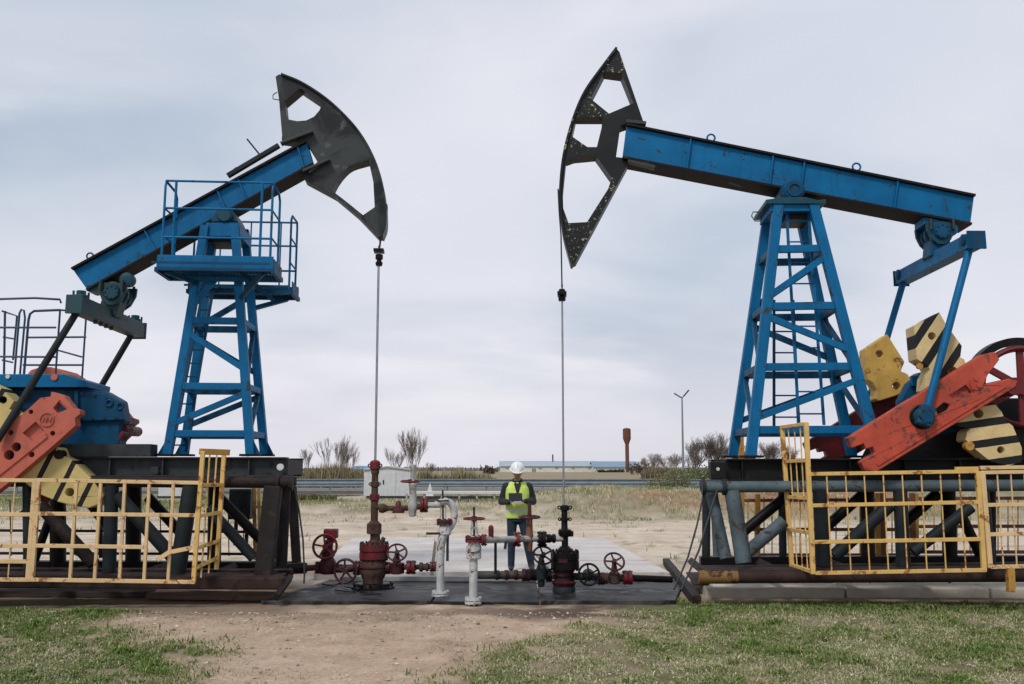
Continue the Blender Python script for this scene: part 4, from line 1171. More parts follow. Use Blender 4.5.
# ------------------------------------------------------------------ wellheads
def hand_wheel(c, r, axis, mat, par, spokes=5, t=None, hubd=.0):
    axis = Vector(axis).normalized()
    t = t or r * .11
    a = axis.orthogonal().normalized()
    b = axis.cross(a)
    m = MB().torus(c, r, t, axis, 36, 8)
    m.lathe(Vector(c) - axis * .03, [(0, r * .12), (0, r * .24), (.06, r * .24), (.06, r * .12)], axis, 16)
    for i in range(spokes):
        d = a * math.cos(i * 2 * math.pi / spokes + .3) + b * math.sin(i * 2 * math.pi / spokes + .3)
        m.bar(Vector(c) + d * r * .15, Vector(c) + d * r * .97, r * .16, r * .1, axis)
    return m.build('handwheel', mat, par, smooth=True)
def flange_x(c, r, w, mat, par, name='flange', bolts=8, axis=(1, 0, 0), bm=None):
    """pair of bolted flanges across a pipe"""
    axis = Vector(axis).normalized()
    c = Vector(c)
    m = MB().lathe(c - axis * w / 2, [(0, r * .5), (0, r), (w * .42, r), (w * .42, r * .72), (w * .58, r * .72), (w * .58, r), (w, r), (w, r * .5)], axis, 24)
    a = axis.orthogonal().normalized(); b = axis.cross(a)
    for i in range(bolts):
        d = (a * math.cos(i * 2 * math.pi / bolts + .2) + b * math.sin(i * 2 * math.pi / bolts + .2)) * r * .84
        m.tube(c + d - axis * (w / 2 + .015), c + d + axis * (w / 2 + .015), r * .11, n=6)
    return m.build(name, mat, par, smooth=True)
def well_frame(o):
    sc_ = F / (o.location.y / math.cos(PITCH)) * 1.0
    return local(o), 1.0 / sc_
def stack(W, px, u, prof, name, mat, par, n=32, ly=0.):
    """lathe from (v, half width px) rows, bottom to top"""
    z0 = W(u, prof[0][0], ly)
    return MB().lathe(z0, [(W(u, v, ly).z - z0.z, h * px) for v, h in prof], (0, 0, 1), n).build(name, mat, par, smooth=True)
def bolt_ring(W, px, u, v, r, n, h, mat, par, ly=0.):
    c = W(u, v, ly)
    m = MB()
    for i in range(n):
        a = 2 * math.pi * i / n
        p = c + Vector((math.cos(a), math.sin(a), 0)) * r * px
        m.tube(p - Vector((0, 0, h)), p + Vector((0, 0, h)), .013, n=6)
        m.tube(p + Vector((0, 0, h * .55)), p + Vector((0, 0, h * .85)), .021, n=6)
    return m.build('bolt_ring', mat, par)

WL = empty('wellhead', w1, 'rusty wellhead with dark red flanges and tall stem under the grey horsehead', 'wellhead', 'wellheads on the oily apron')
W, px = well_frame(WL)
stack(W, px, 373, [(590, 21), (586.5, 21), (586, 17), (583, 16), (582.5, 12)], 'base_flange', OILY_SHADE, WL)
bolt_ring(W, px, 373, 586, 18.5, 12, .045, OILY_SHADE, WL)
cs = stack(W, px, 373, [(585, 10), (580, 9.5), (576, 11.5), (570, 13), (563, 13), (559, 11), (556, 11)], 'casing_head', RUSTY, WL)
MB().torus(W(373, 567, 0), 13 * px, .014, (0, 0, 1), 32).build('clamp_ring', OILRED, cs)
fl = stack(W, px, 374, [(559, 12), (558.5, 14.2), (552.5, 14.2), (552, 13), (551, 13), (550.5, 14.2), (544, 14.2), (543, 11)], 'tubing_flange', VALVERED, WL)
bolt_ring(W, px, 374, 551, 12.8, 16, .13, OILRED, fl)
stack(W, px, 375, [(545, 7), (542, 7.5), (540, 5), (535, 4.6), (533, 5.5)], 'neck', RUSTY, WL)
stack(W, px, 374, [(534, 6), (533.5, 7.2), (524, 7.2), (523, 6), (521, 4)], 'coupling', RUSTY, WL, 8)
stack(W, px, 374.2, [(524, 3.6), (499, 3.4)], 'stem_pipe', RUSTY, WL)
stack(W, px, 374.5, [(500.5, 3.8), (500, 4.8), (494.5, 4.8), (494, 3.8)], 'union', VALVERED, WL)
st = stack(W, px, 374.7, [(494, 3.4), (487, 3.2), (486.5, 4.2), (482, 4.2), (481.5, 3.2), (474, 3.2), (473.5, 4), (469, 4)], 'stuffing_box', RUSTY, WL)
cp = stack(W, px, 375, [(469.5, 4), (469, 5), (462, 5), (461, 4), (460, 2)], 'stuffing_cap', VALVERED, WL, 12)
for s in (-1, 1):
    c = W(375 + s * 5.4, 465.5, 0)
    MB().torus(c, .020, .010, (0, 1, 0), 12, 6).build('cap_ear', VALVERED, cp)
    MB().torus(W(374.7 + s * 4.6, 484, 0), .016, .008, (0, 1, 0), 12, 6).build('collar_ear', OILRED, st)
MB().tube(W(384, 537.5, -.1), W(380, 545, -.1), .03).build('bleed_plug', RUSTY, WL)
# left branch
lb = MB().tube(W(362, 568, 0), W(342, 568.5, 0), .055).tube(W(342, 568.5, 0), W(318, 567, 0), .062).build('casing_pipe', OILRED, WL, smooth=True)
flange_x(W(357, 568, 0), .10, .07, OILRED, lb)
flange_x(W(318, 567.5, 0), .085, .05, VALVERED, lb)
pipew(W, (318, 567.5), (300, 568.5), 0, 0, .042, 'reducer', VALVERED, lb)
pipew(W, (306, 568), (262, 570), 0, .1, .075, 'feed_pipe', OILY_SHADE, WL)
v1 = stack(W, px, 327.5, [(574, 6), (573, 8), (568, 9), (562, 8), (557, 5), (556, 6.5), (551, 6.5), (549, 4.5), (541, 4.5), (540, 4)], 'gate_valve', OILRED, WL, 20)
MB().box(W(331, 533.5, 0), (.19, .14, .13)).build('valve_gearbox', VALVERED, v1, bevel=.015)
MB().tube(W(331, 538, 0), W(328, 549, 0), .055).build('bonnet', OILRED, v1)
hand_wheel(W(325, 546.5, -.16), 11 * px, (.12, -1, .05), VALVERED, v1)
MB().tube(W(325, 546.5, -.17), W(327, 546.5, .0), .02).build('wheel_stem', DARKSTEEL, v1)
hand_wheel(W(345.5, 571, -.20), 10.8 * px, (-.15, -1, .05), OILRED, lb)
MB().tube(W(345.5, 571, -.21), W(345.5, 569, 0), .022).build('wheel_stem', DARKSTEEL, lb)
# right branch to the first riser
rb = MB().tube(W(384, 568, 0), W(436, 566.5, 0), .036).build('flow_pipe', OILRED, WL, smooth=True)
v2 = stack(W, px, 396.5, [(574, 5), (573, 7.5), (563, 7.5), (562, 4), (558, 3), (553, 2)], 'gate_valve', OILRED, WL, 18)
hand_wheel(W(397, 552.6, -.08), 9.2 * px, (.1, -1, .75), OILRED, v2)
MB().tube(W(397, 562, 0), W(397, 551, -.09), .016).build('wheel_stem', DARKSTEEL, v2)
flange_x(W(388, 568, 0), .085, .05, OILRED, rb)
flange_x(W(411, 567.3, 0), .095, .11, VALVERED, rb)
MB().lathe(W(419, 567, 0), [(0, .04), (.01, .065), (.05, .065), (.06, .045), (.09, .045), (.10, .06), (.13, .06), (.14, .04)], (1, 0, 0), 16).build('union', RUSTY, rb, smooth=True)
flange_x(W(433, 566.5, 0), .07, .07, VALVERED, rb)
# upper branch
ub = MB().path([W(375, 506, 0), W(383, 508.5, 0), W(406, 508, 0)], .036).build('flow_pipe', RUSTY, WL, smooth=True)
MB().lathe(W(379, 508.2, 0), [(0, .04), (.01, .062), (.06, .068), (.10, .05), (.12, .04)], (1, 0, 0), 16).build('elbow', RUSTY, ub, smooth=True)
cv = MB().lathe(W(398.3, 513, 0), [(0, .085), (.04, .085), (.08, .05), (.14, .04), (.17, .02)], (0, 0, 1), 14).build('check_valve', VALVERED, WL, smooth=True)
v3 = stack(W, px, 412.5, [(516.5, 2.5), (515.5, 3.6), (511, 3.8), (509, 5), (504, 5), (502, 3.8), (494, 3.4), (486, 3.8), (484.5, 4.4), (483, 2), (472, 1.2), (470, 2.4), (465, 2.6), (464, 1)], 'gate_valve', PGREY, WL, 20)
hand_wheel(W(410.5, 481.3, 0), 9 * px, (0, -.06, 1), VALVERED, v3, 4, .014)
m = flange_x(W(424, 505, 0), .105, .085, VALVERED, WL, 'flange')
pipew(W, (406, 508), (424, 506), 0, 0, .042, 'flow_pipe', RUSTY, WL)
pipew(W, (424, 505), (444, 505), 0, -.1, .04, 'flow_pipe', PGREY, WL)

WR = empty('wellhead', w2, 'oily black wellhead with three handwheels under the chipped black horsehead', 'wellhead', 'wellheads on the oily apron')
W, px = well_frame(WR)
stack(W, px, 564, [(592, 11), (588, 11), (584, 9), (577, 9.5)], 'base_flange', PIPEDARK, WR)
cs = stack(W, px, 564, [(586, 10), (582, 12), (580, 9.5), (572, 9.5), (570, 11), (568, 11)], 'casing_head', OILRED, WR)
MB().torus(W(564, 575, 0), 10.5 * px, .014, (0, 0, 1), 32).build('clamp_ring', OILY_SHADE, cs)
fl = stack(W, px, 565, [(569, 12), (568.5, 13.8), (561, 13.8), (560.5, 12.6), (559.5, 12.6), (559, 13.8), (552.5, 13.8), (552, 11)], 'tubing_flange', OILY_SHADE, WR)
bolt_ring(W, px, 565, 560, 12.2, 14, .14, OILY_SHADE, fl)
MB().box(W(563, 561, -.19), (.12, .02, .05)).build('name_plate', OILRED, fl)
stack(W, px, 565, [(553, 7.5), (549, 7), (546, 4), (545.5, 3)], 'neck', OILY_SHADE, WR)
stack(W, px, 565, [(546, 3.2), (537, 3.2), (536, 5.6), (534, 6.5), (530, 6.5), (529, 4.5)], 'lower_coupling', OILY_SHADE, WR)
MB().tube(W(571, 531, 0), W(571, 536.5, 0), .035).build('side_outlet', OILY_SHADE, WR)
st = stack(W, px, 564.5, [(530, 4.2), (528, 3.2), (521, 3), (520.5, 4.5), (518, 4.5), (517.5, 3), (510, 3)], 'stuffing_box', OILY_SHADE, WR)
cp = stack(W, px, 564.8, [(511, 3), (510, 4.4), (506, 4.2), (504.8, 2.6)], 'stuffing_cap', OILY_SHADE, WR, 12)
for s in (-1, 1):
    MB().torus(W(564.8 + s * 5.5, 507.5, 0), .020, .009, (0, 1, 0), 12, 6).build('cap_ear', OILY_SHADE, cp)
    MB().torus(W(564.8 + s * 5.2, 519.3, 0), .018, .008, (0, 1, 0), 12, 6).build('collar_ear', OILY_SHADE, st)
# upper flow line to the second riser
riser2 = gnd(473, 604, 0)
ub = MB().path([W(563, 538.5, 0), W(548, 538.5, 0), W(520, 539, -.25), W(484, 540, -1.05)], .042).build('flow_pipe', PGREY, WR, smooth=True)
MB().lathe(W(556, 538.5, 0), [(0, .04), (.01, .06), (.04, .062), (.06, .045), (.08, .06), (.14, .06), (.15, .04)], (-1, 0, 0), 16).build('union', OILY_SHADE, ub, smooth=True)
flange_x(W(542, 539, -.06), .105, .10, OILY_SHADE, ub)
flange_x(W(516.5, 539.3, -.32), .098, .085, VALVERED, ub)
v3 = stack(W, px, 529.5, [(552, 1.5), (551, 2.6), (543, 3.2), (541, 3.8), (535, 3.8), (533, 3.3), (520, 3.0), (518, 3.8), (517.5, 2)], 'gate_valve', RUSTORANGE, WR, 18, -.15)
MB().tube(W(529.5, 518, -.15), W(529.5, 503.5, -.15), .030, .024).build('valve_stem', VALVERED, v3, smooth=True)
hand_wheel(W(529.5, 517, -.15), 9.5 * px, (0, -.05, 1), OILRED, v3, 4, .016)
MB().path([W(506, 541, -.6), W(505.5, 546, -.65), W(505, 549, -.66)], .02).build('drip_valve', DARKSTEEL, ub)
m = MB().lathe(W(491, 537.5, -.9), [(0, .025), (.0, .034), (.13, .034), (.14, .028), (.155, .018)], (0, 0, 1), 14).build('relief_plug', VALVERED, ub, smooth=True)
MB().tube(W(495.5, 541, -.8), W(495.5, 574, -.8), .018).build('pipe_support', PIPEDARK, ub)
# lower line to the left
lb = MB().tube(W(556, 575, 0), W(474, 575, .12), .056).build('casing_pipe', RUSTGREY, WR, smooth=True)
for u, mt, r, w_ in ((526.5, OILRED, .085, .10), (516, OILRED, .07, .03), (506.5, OILRED, .07, .03), (549, OILY_SHADE, .09, .06), (534, OILY_SHADE, .08, .06), (497, PIPEDARK, .068, .03)):
    flange_x(W(u, 575, .03), r, w_, mt, lb)
v1 = stack(W, px, 541.5, [(587, 2), (586, 3), (580, 3.3), (579, 5), (569, 5.2), (566, 4), (561, 3), (556, 2)], 'gate_valve', PIPEDARK, WR, 18, -.06)
hand_wheel(W(543.3, 555.2, -.17), 9.6 * px, (.1, -1, .8), OILY_SHADE, v1)
MB().tube(W(542, 565, -.06), W(543, 554, -.18), .016).build('wheel_stem', DARKSTEEL, v1)
# lines to the right
rb = MB().tube(W(572, 576.5, 0), W(632, 578, 0), .05).build('casing_pipe', PIPEDARK, WR, smooth=True)
hand_wheel(W(589, 574.5, -.2), 9.8 * px, (.05, -1, .06), OILY_SHADE, rb)
MB().lathe(W(589, 576, -.16), [(0, .03), (.02, .06), (.14, .085), (.2, .06)], EY, 16).build('gate_valve', PIPEDARK, rb, smooth=True)
flange_x(W(601, 578.5, 0), .085, .08, OILRED, rb)
v2 = stack(W, px, 614.5, [(584, 4), (583, 5.2), (573, 5.2), (571, 3.2), (566, 2.6), (562, 1.6)], 'gate_valve', RUSTY, WR, 18)
hand_wheel(W(614.3, 561.6, -.05), 9.4 * px, (.05, -1, .75), OILRED, v2)
MB().tube(W(614.5, 566, 0), W(614.3, 560.5, -.06), .016).build('wheel_stem', DARKSTEEL, v2)
flange_x(W(606, 578.3, 0), .075, .04, RUSTY, rb)
flange_x(W(627.5, 577.5, 0), .095, .11, VALVERED, rb)
pipew(W, (632, 578), (672, 579.5), 0, .1, .045, 'gap_shade', OILY_SHADE, WR)  # black tube added as the shade in the gap below the pad edge

one('wire_cable', MB().path([gnd(322, 584, .045), gnd(333, 586, .04), gnd(340, 583, .05), gnd(346, 587, .04), gnd(360, 588.5, .04), gnd(352, 592, .035), gnd(335, 590, .04)], .012, 6), DARKSTEEL, 'tangled black cable lying on the oily apron left of the rusty wellhead', 'cable')
# ------------------------------------------------------------------ white risers
r1 = gnd(440.5, 597, .01)
E1 = empty('riser_pipe', r1, 'white gooseneck riser with hand lever, the left of the two white risers', 'riser pipe', 'white riser pipes')
W, px = well_frame(E1)
flange_x(W(440.5, 593.5, 0), .115, .06, PDIRTY, E1, 'base_flange', 8, (0, 0, 1))
MB().path([W(440.5, 596, 0), W(440.3, 560, 0), W(441, 545, 0), W(442.5, 537, 0), W(446, 530, 0), W(446.5, 524, 0)], [.052, .052, .055, .06, .065, .06], 18).build('lower_pipe', PDIRTY, E1, smooth=True)
MB().path([W(437, 505, 0), W(440, 502.5, 0), W(445, 501, .01), W(450, 502.5, .03), W(453.5, 507.5, .05), W(454.5, 514, .06), W(453.5, 521, .05), W(450.5, 527, .03), W(447, 531, 0)], .047, 16).build('gooseneck', PDIRTY, E1, smooth=True)
MB().path([W(448, 530, .06), W(447.5, 545, .08), W(447.5, 561, .08)], .018).build('drain_tube', PIPEGREY, E1, smooth=True)
flange_x(W(444.5, 522, 0), .105, .06, VALVERED, E1, 'flange', 8, (0, 0, 1))
v = stack(W, px, 445, [(536, 4), (534, 6), (527, 6), (525, 5)], 'gate_valve', PDIRTY, E1, 18)
m = MB()
for s in (-1, 1):
    m.bar(W(443 + s * 2.6, 519, 0), W(443 + s * 2.2, 501, 0), .02)
m.build('valve_yoke', PGREY, v)
MB().tube(W(443, 519, 0), W(442.7, 490, 0), .013).build('valve_stem', DARKSTEEL, v)
hand_wheel(W(442.8, 500.3, 0), 5.6 * px, (0, -.05, 1), OILRED, v, 4, .010)
MB().bar(W(440, 533.5, -.06), W(426, 533.5, -.10), .03, .02).build('lever', DARKSTEEL, v, bevel=.004)
E2 = empty('riser_pipe', riser2, 'white straight riser with flat red handwheel, the right of the two white risers', 'riser pipe', 'white riser pipes')
W, px = well_frame(E2)
flange_x(W(473.2, 600.5, 0), .105, .07, PDIRTY, E2, 'base_flange', 8, (0, 0, 1))
MB().tube(W(473.2, 604, 0), W(473.6, 555, 0), .052, n=18).build('lower_pipe', PDIRTY, E2, smooth=True)
flange_x(W(473.8, 552, 0), .095, .14, PDIRTY, E2, 'body_flange', 8, (0, 0, 1))
stack(W, px, 474, [(548, 5), (545, 6), (540, 5.5), (536, 4)], 'gate_valve', PDIRTY, E2, 18)
fl = flange_x(W(474.3, 539, 0), .115, .06, VALVERED, E2, 'flange', 8, (0, 0, 1))
flange_x(W(484, 540, 0), .075, .05, VALVERED, E2, 'side_flange', 6)
MB().tube(W(474, 540, 0), W(486, 540, 0), .045).build('side_outlet', PGREY, E2)
m = MB()
for s in (-1, 1):
    m.bar(W(474.2 + s * 3.4, 536, 0), W(474.2 + s * 2, 520, 0), .022)
yk = m.lathe(W(474.2, 529, 0), [(0, .03), (.03, .03)], (0, 0, 1), 12).build('valve_yoke', PGREY, E2)
MB().tube(W(474.2, 538, 0), W(474, 507, 0), .014).build('valve_stem', DARKSTEEL, yk)
hand_wheel(W(474.2, 518.6, 0), 10.2 * px, (0, -.05, 1), VALVERED, yk, 4, .010)
# ------------------------------------------------------------------ worker
SKIN = plain('skin', (.42, .23, .16), .55, 0, .1, 20, 0)
JACK = plain('dark_jacket_cloth', (.016, .020, .024), .85, 0, .3, 14, .2)
JEAN = plain('blue_jeans_cloth', (.010, .027, .046), .85, 0, .35, 16, .2)
BOOT = plain('dark_boot_leather', (.02, .018, .016), .6)
HELM = plain('white_helmet_plastic', (.80, .80, .80), .3, 0, .03, 5, 0)
TABL = plain('black_tablet', (.012, .013, .015), .3, 0, .1, 5, 0)
t = NT('hi_vis_vest_cloth')
sp = t.n('ShaderNodeSeparateXYZ'); t.l(t.coord(), sp.inputs[0])
def band(lo, hi):
    a = t.n('ShaderNodeMath', operation='GREATER_THAN'); t.l(sp.outputs[2], a.inputs[0]); a.inputs[1].default_value = lo
    b = t.n('ShaderNodeMath', operation='LESS_THAN'); t.l(sp.outputs[2], b.inputs[0]); b.inputs[1].default_value = hi
    c = t.n('ShaderNodeMath', operation='MULTIPLY'); t.l(a.outputs[0], c.inputs[0]); t.l(b.outputs[0], c.inputs[1])
    return c.outputs[0]
add = t.n('ShaderNodeMath', operation='ADD'); t.l(band(.955, 1.005), add.inputs[0]); t.l(band(1.10, 1.15), add.inputs[1])
c = t.mix(t.ramp(t.noise(7., 5), .3, .7), (.50, .66, .10), (.68, .82, .20))
t.l(t.mix(add.outputs[0], c, (.58, .62, .58)), t.b.inputs['Base Color'])
t.b.inputs['Roughness'].default_value = .7
t.bump(t.noise(9., 5), .6, .03)
VEST = t.m
def organic(name, parts, mat, par, voxel=.012, sm=6):
    """tapered capsules and ellipsoids fused into one continuous surface"""
    m = MB()
    for p in parts:
        if p[0] == 'c':                # capsule chain: list of (point, rx[, ry])
            P = p[1]
            for (a, r0), (b, r1) in zip(P[:-1], P[1:]):
                m.tube(a, b, r0, r1, 12)
            for a, r0 in P:
                prof = [(-math.cos(i * math.pi / 8) * r0, max(1e-4, math.sin(i * math.pi / 8) * r0)) for i in range(9)]
                m.lathe(a, prof, (0, 0, 1), 12)
        elif p[0] == 'e':              # ellipsoid centre, radii, rotation
            c, r = p[1], p[2]
            rot = p[3] if len(p) > 3 else Matrix.Identity(3)
            k0 = len(m.v)
            prof = [(-math.cos(i * math.pi / 12), max(1e-4, math.sin(i * math.pi / 12))) for i in range(13)]
            m.lathe((0, 0, 0), prof, (0, 0, 1), 20)
            for i in range(k0, len(m.v)):
                m.v[i] = tuple(Vector(c) + rot @ Vector(tuple(x * y for x, y in zip(m.v[i], r))))
        elif p[0] == 'l':              # loft of elliptical rings (z, cy, rx, ry)
            vs = []
            n = 24
            for z, cy, rx, ry in p[1]:
                vs += [(rx * math.copysign(abs(math.cos(a)) ** .8, math.cos(a)), cy + ry * math.copysign(abs(math.sin(a)) ** .8, math.sin(a)), z) for a in (2 * math.pi * i / n for i in range(n))]
            L = len(p[1])
            fs = [(i * n + k_, i * n + (k_ + 1) % n, (i + 1) * n + (k_ + 1) % n, (i + 1) * n + k_) for i in range(L - 1) for k_ in range(n)]
            fs += [tuple(range(n))[::-1], tuple(range((L - 1) * n, L * n))]
            m.add(vs, fs)
    ob = m.build(name, mat, par)
    r = ob.modifiers.new('remesh', 'REMESH'); r.mode = 'VOXEL'; r.voxel_size = voxel; r.use_smooth_shade = True
    s = ob.modifiers.new('smooth', 'SMOOTH'); s.iterations = sm; s.factor = .5
    return ob
pw = gnd(517.5, 570.5, ZS)
SC = .925
PE = empty('person', pw, 'person in white hard hat and yellow hi-vis vest looking down at a tablet', 'person')
V = Vector
HZ = .0
hl, hr = V((-.30, -.30, 1.18)), V((.17, -.30, 1.18))
# hands hold the tablet in front of the chest; figure's right hand is at picture left
lh, rh = V((.085, -.31, 1.155)), V((-.115, -.27, 1.14))
def hand(w, tip, up, side):
    """palm, four curled fingers and a thumb, as capsules"""
    w, tip, up = V(w), V(tip), V(up).normalized()
    f = (tip - w).normalized()
    s = f.cross(up).normalized() * side
    out = [('e', w + f * .045, (.045, .040, .016), Matrix((f, s, f.cross(s))).transposed())]
    for i, (o, ln) in enumerate(((-.030, .068), (-.010, .078), (.010, .072), (.029, .056))):
        b = w + f * .082 + s * o
        k1 = b + f * ln * .45
        k2 = k1 + (f * .55 - up * .55) * ln * .42
        k3 = k2 - (up * .8 - f * .1) * ln * .25
        out.append(('c', [(b, .0095), (k1, .009), (k2, .008), (k3, .007)]))
    b = w + f * .03 - s * .036
    out.append(('c', [(b, .012), (b + f * .03 - s * .018 + up * .012, .0105), (b + f * .06 - s * .012 + up * .014, .009)]))
    return out
head_c = V((0, -.055, 1.625))
tilt = Matrix.Rotation(R(24), 3, 'X')
def hp(x, y, z): return head_c + tilt @ V((x, y, z))
body = [('e', head_c, (.074, .092, .108), tilt), ('e', hp(0, -.035, -.055), (.052, .055, .055), tilt), ('c', [(V((0, .0, 1.42)), .058), (V((0, -.03, 1.55)), .055)]),
        ('c', [(hp(0, -.085, .012), .010), (hp(0, -.104, -.022), .016)]), ('c', [(hp(-.022, -.080, -.058), .008), (hp(.022, -.080, -.058), .008)]),
        ('e', hp(-.075, .01, -.01), (.012, .022, .032), tilt), ('e', hp(.075, .01, -.01), (.012, .022, .032), tilt),
        ('l', [(1.0, 0, .13, .085), (1.2, 0, .14, .09), (1.38, 0, .13, .075), (1.44, 0, .07, .055)]),
        ('c', [(V((-.15, 0, 1.38)), .04), (V((-.235, .03, 1.14)), .036), (rh, .026)]), ('c', [(V((.15, 0, 1.38)), .04), (V((.235, .03, 1.14)), .036), (lh, .026)]),
        ('c', [(V((-.08, 0, 1.0)), .07), (V((-.095, -.02, .52)), .045), (V((-.10, .02, .09)), .035)]), ('c', [(V((.08, 0, 1.0)), .07), (V((.145, -.045, .52)), .045), (V((.232, .03, .09)), .035)])]
body += hand(rh, rh + V((.10, -.035, .03)), V((0, -.3, 1)), 1) + hand(lh, lh + V((-.10, -.03, .035)), V((0, -.3, 1)), -1)
bo = organic('body', body, SKIN, PE, .0065, 3)
for s in (-1, 1):
    MB().lathe(hp(s * .030, -.086, .012), [(0, .004), (.002, .011), (.006, .011), (.008, .004)], tilt @ V((0, -1, 0)), 12).build('eye', plain('eye_dark', (.05, .04, .035), .3), bo)
MB().path([hp(-.078, -.02, .012), hp(-.066, -.075, .010), hp(-.03, -.100, .004), hp(.03, -.100, .004), hp(.066, -.075, .010), hp(.078, -.02, .012)], [.010, .019, .021, .021, .019, .010], 8).build('safety_glasses', plain('amber_lens', (.55, .32, .03), .15, 0, .05, 5, 0), PE, smooth=True)
MB().lathe(hp(0, .02, .0), [(-.06, .03), (-.05, .075), (.0, .083), (.03, .08)], tilt @ V((0, .25, 1)), 20).build('hair', plain('dark_hair', (.03, .02, .015), .7), PE, smooth=True)
organic('jacket', [('l', [(.90, 0, .180, .125), (.98, 0, .185, .130), (1.12, -.005, .185, .135), (1.28, 0, .20, .135), (1.38, .005, .195, .115), (1.44, .01, .13, .09), (1.48, .0, .085, .08)]),
                   ('c', [(V((-.185, .005, 1.375)), .078), (V((-.265, .05, 1.13)), .064), (rh + V((-.035, .012, -.01)), .044)]),
                   ('c', [(V((.185, .005, 1.375)), .078), (V((.265, .05, 1.13)), .064), (lh + V((.05, .012, -.008)), .044)]),
                   ('c', [(V((-.06, .02, 1.49)), .032), (V((-.055, -.055, 1.455)), .026), (V((0, -.095, 1.40)), .02)]), ('c', [(V((.06, .02, 1.49)), .032), (V((.055, -.055, 1.455)), .026), (V((0, -.095, 1.40)), .02)]),
                   ('c', [(V((-.05, .05, 1.49)), .034), (V((.05, .05, 1.49)), .034)])], JACK, PE, .011, 5)
organic('vest', [('l', [(.855, 0, .200, .142), (.95, 0, .203, .148), (1.12, -.005, .200, .150), (1.26, 0, .208, .150), (1.36, .005, .205, .138), (1.42, .01, .165, .112), (1.462, .01, .12, .09)])], VEST, PE, .011, 4)
vv = [V((-.062, -.128, 1.435)), V((.062, -.128, 1.435)), V((.010, -.170, 1.25)), V((-.010, -.170, 1.25))]
MB().prism(vv, (0, .06, 0)).build('shirt_front', JACK, PE, bevel=.008)
organic('trousers', [('l', [(.80, 0, .165, .115), (.90, 0, .165, .118), (.97, 0, .160, .112)]),
                     ('c', [(V((-.088, 0, .86)), .096), (V((-.10, -.025, .50)), .070), (V((-.105, .01, .07)), .058)]),
                     ('c', [(V((.088, 0, .86)), .096), (V((.15, -.05, .50)), .070), (V((.235, .03, .07)), .058)])], JEAN, PE, .011, 4)
for x in (-.107, .238):
    organic('boot', [('e', V((x, -.06, .045)), (.047, .13, .045)), ('c', [(V((x, .01, .05)), .048), (V((x, .01, .11)), .05)])], BOOT, PE, .009, 3)
ht = tilt
m = MB()
for nm in (0,):
    k0 = len(m.v)
    m.lathe((0, 0, 0), [(0, .118), (.012, .120), (.05, .112), (.09, .090), (.115, .055), (.125, .001)], (0, 0, 1), 28)
    m.lathe((0, 0, 0), [(-.004, .118), (.0, .132), (.008, .132), (.012, .118)], (0, 0, 1), 28)
    for i in range(k0, len(m.v)):
        x, y, z = m.v[i]
        y *= 1.18
        if y < -.12 and z < .02: y *= 1.18
        m.v[i] = tuple(hp(x, y + .005, z + .045))
hm = m.build('helmet', HELM, PE, smooth=True)
MB().path([hp(0, -.10, .145), hp(0, -.04, .168), hp(0, .05, .168), hp(0, .11, .14)], .011, 8).build('helmet_ridge', HELM, hm, smooth=True)
PE.scale = (SC, SC, SC)
T0 = pw + V((-.035, -.345, 1.215)) * SC
tb = MB().box((0, 0, 0), (.21, .012, .145))
tb = one('tablet', tb, TABL, 'black tablet held by the person in the vest', 'tablet', bevel=.006)
tb.location = T0; tb.rotation_euler = (R(-38), 0, R(4))
MB().box((0, .007, .0), (.185, .003, .12)).build('screen', plain('tablet_screen', (.03, .035, .04), .12, 0, .02, 5, 0), tb)
MB().lathe((-.085, -.0065, .055), [(0, .003), (0, .006), (-.002, .006)], (0, 1, 0), 10).build('camera_lens', DARKSTEEL, tb)

# ------------------------------------------------------------------ background
ROADM = concrete('asphalt', (.10, .10, .105), (.16, .16, .165))
y0, y1 = 63., 72.
n_ = 60
m = MB()
for i in range(n_):
    xa_, xb_ = -150 + 300 * i / n_, -150 + 300 * (i + 1) / n_
    m.hexa([(xa_, y0, -.4), (xb_, y0, -.4), (xb_, y1, -.4), (xa_, y1, -.4), (xa_, y0, .22), (xb_, y0, .22), (xb_, y1, .22), (xa_, y1, .22)])
one('road', m, ROADM, kind='structure')
GALV = plain('galvanised_steel', (.20, .245, .285), .6, .2, .15, 1.5)
GALVD = plain('weathered_galvanised_steel', (.15, .185, .21), .6, .2, .2, 1.5)
def guardrail(y, x0, x1, z0, label, sp=2.6, mat=None):
    e = empty('guard_rail', (0, y, 0), label, 'guard rail', 'guard rails along the road')
    m = MB()
    pr = [(0, z0 - .16), (-.06, z0 - .12), (-.06, z0 - .06), (0, z0 - .02), (0, z0 + .02), (-.06, z0 + .06), (-.06, z0 + .12), (0, z0 + .16)]
    pr = pr + [(.015, z0 + .16), (.015, z0 - .16)]
    m.prism([(x0, a, b) for a, b in pr], (x1 - x0, 0, 0))
    m.build('beam', mat or GALV, e)
    x = x0 + .5
    k_ = 0
    while x < x1 and k_ < 95:
        MB().box((x, .07, z0 * .5 - .05), (.10, .10, z0 + .2)).build('post', mat or GALVD, e)
        x += sp; k_ += 1
guardrail(60.5, -62, 48, .70, 'near grey steel guard rail crossing the field before the road', 2.6)
guardrail(74, -66, 62, .78, 'far grey steel guard rail on the other side of the road', 4., GALVD)
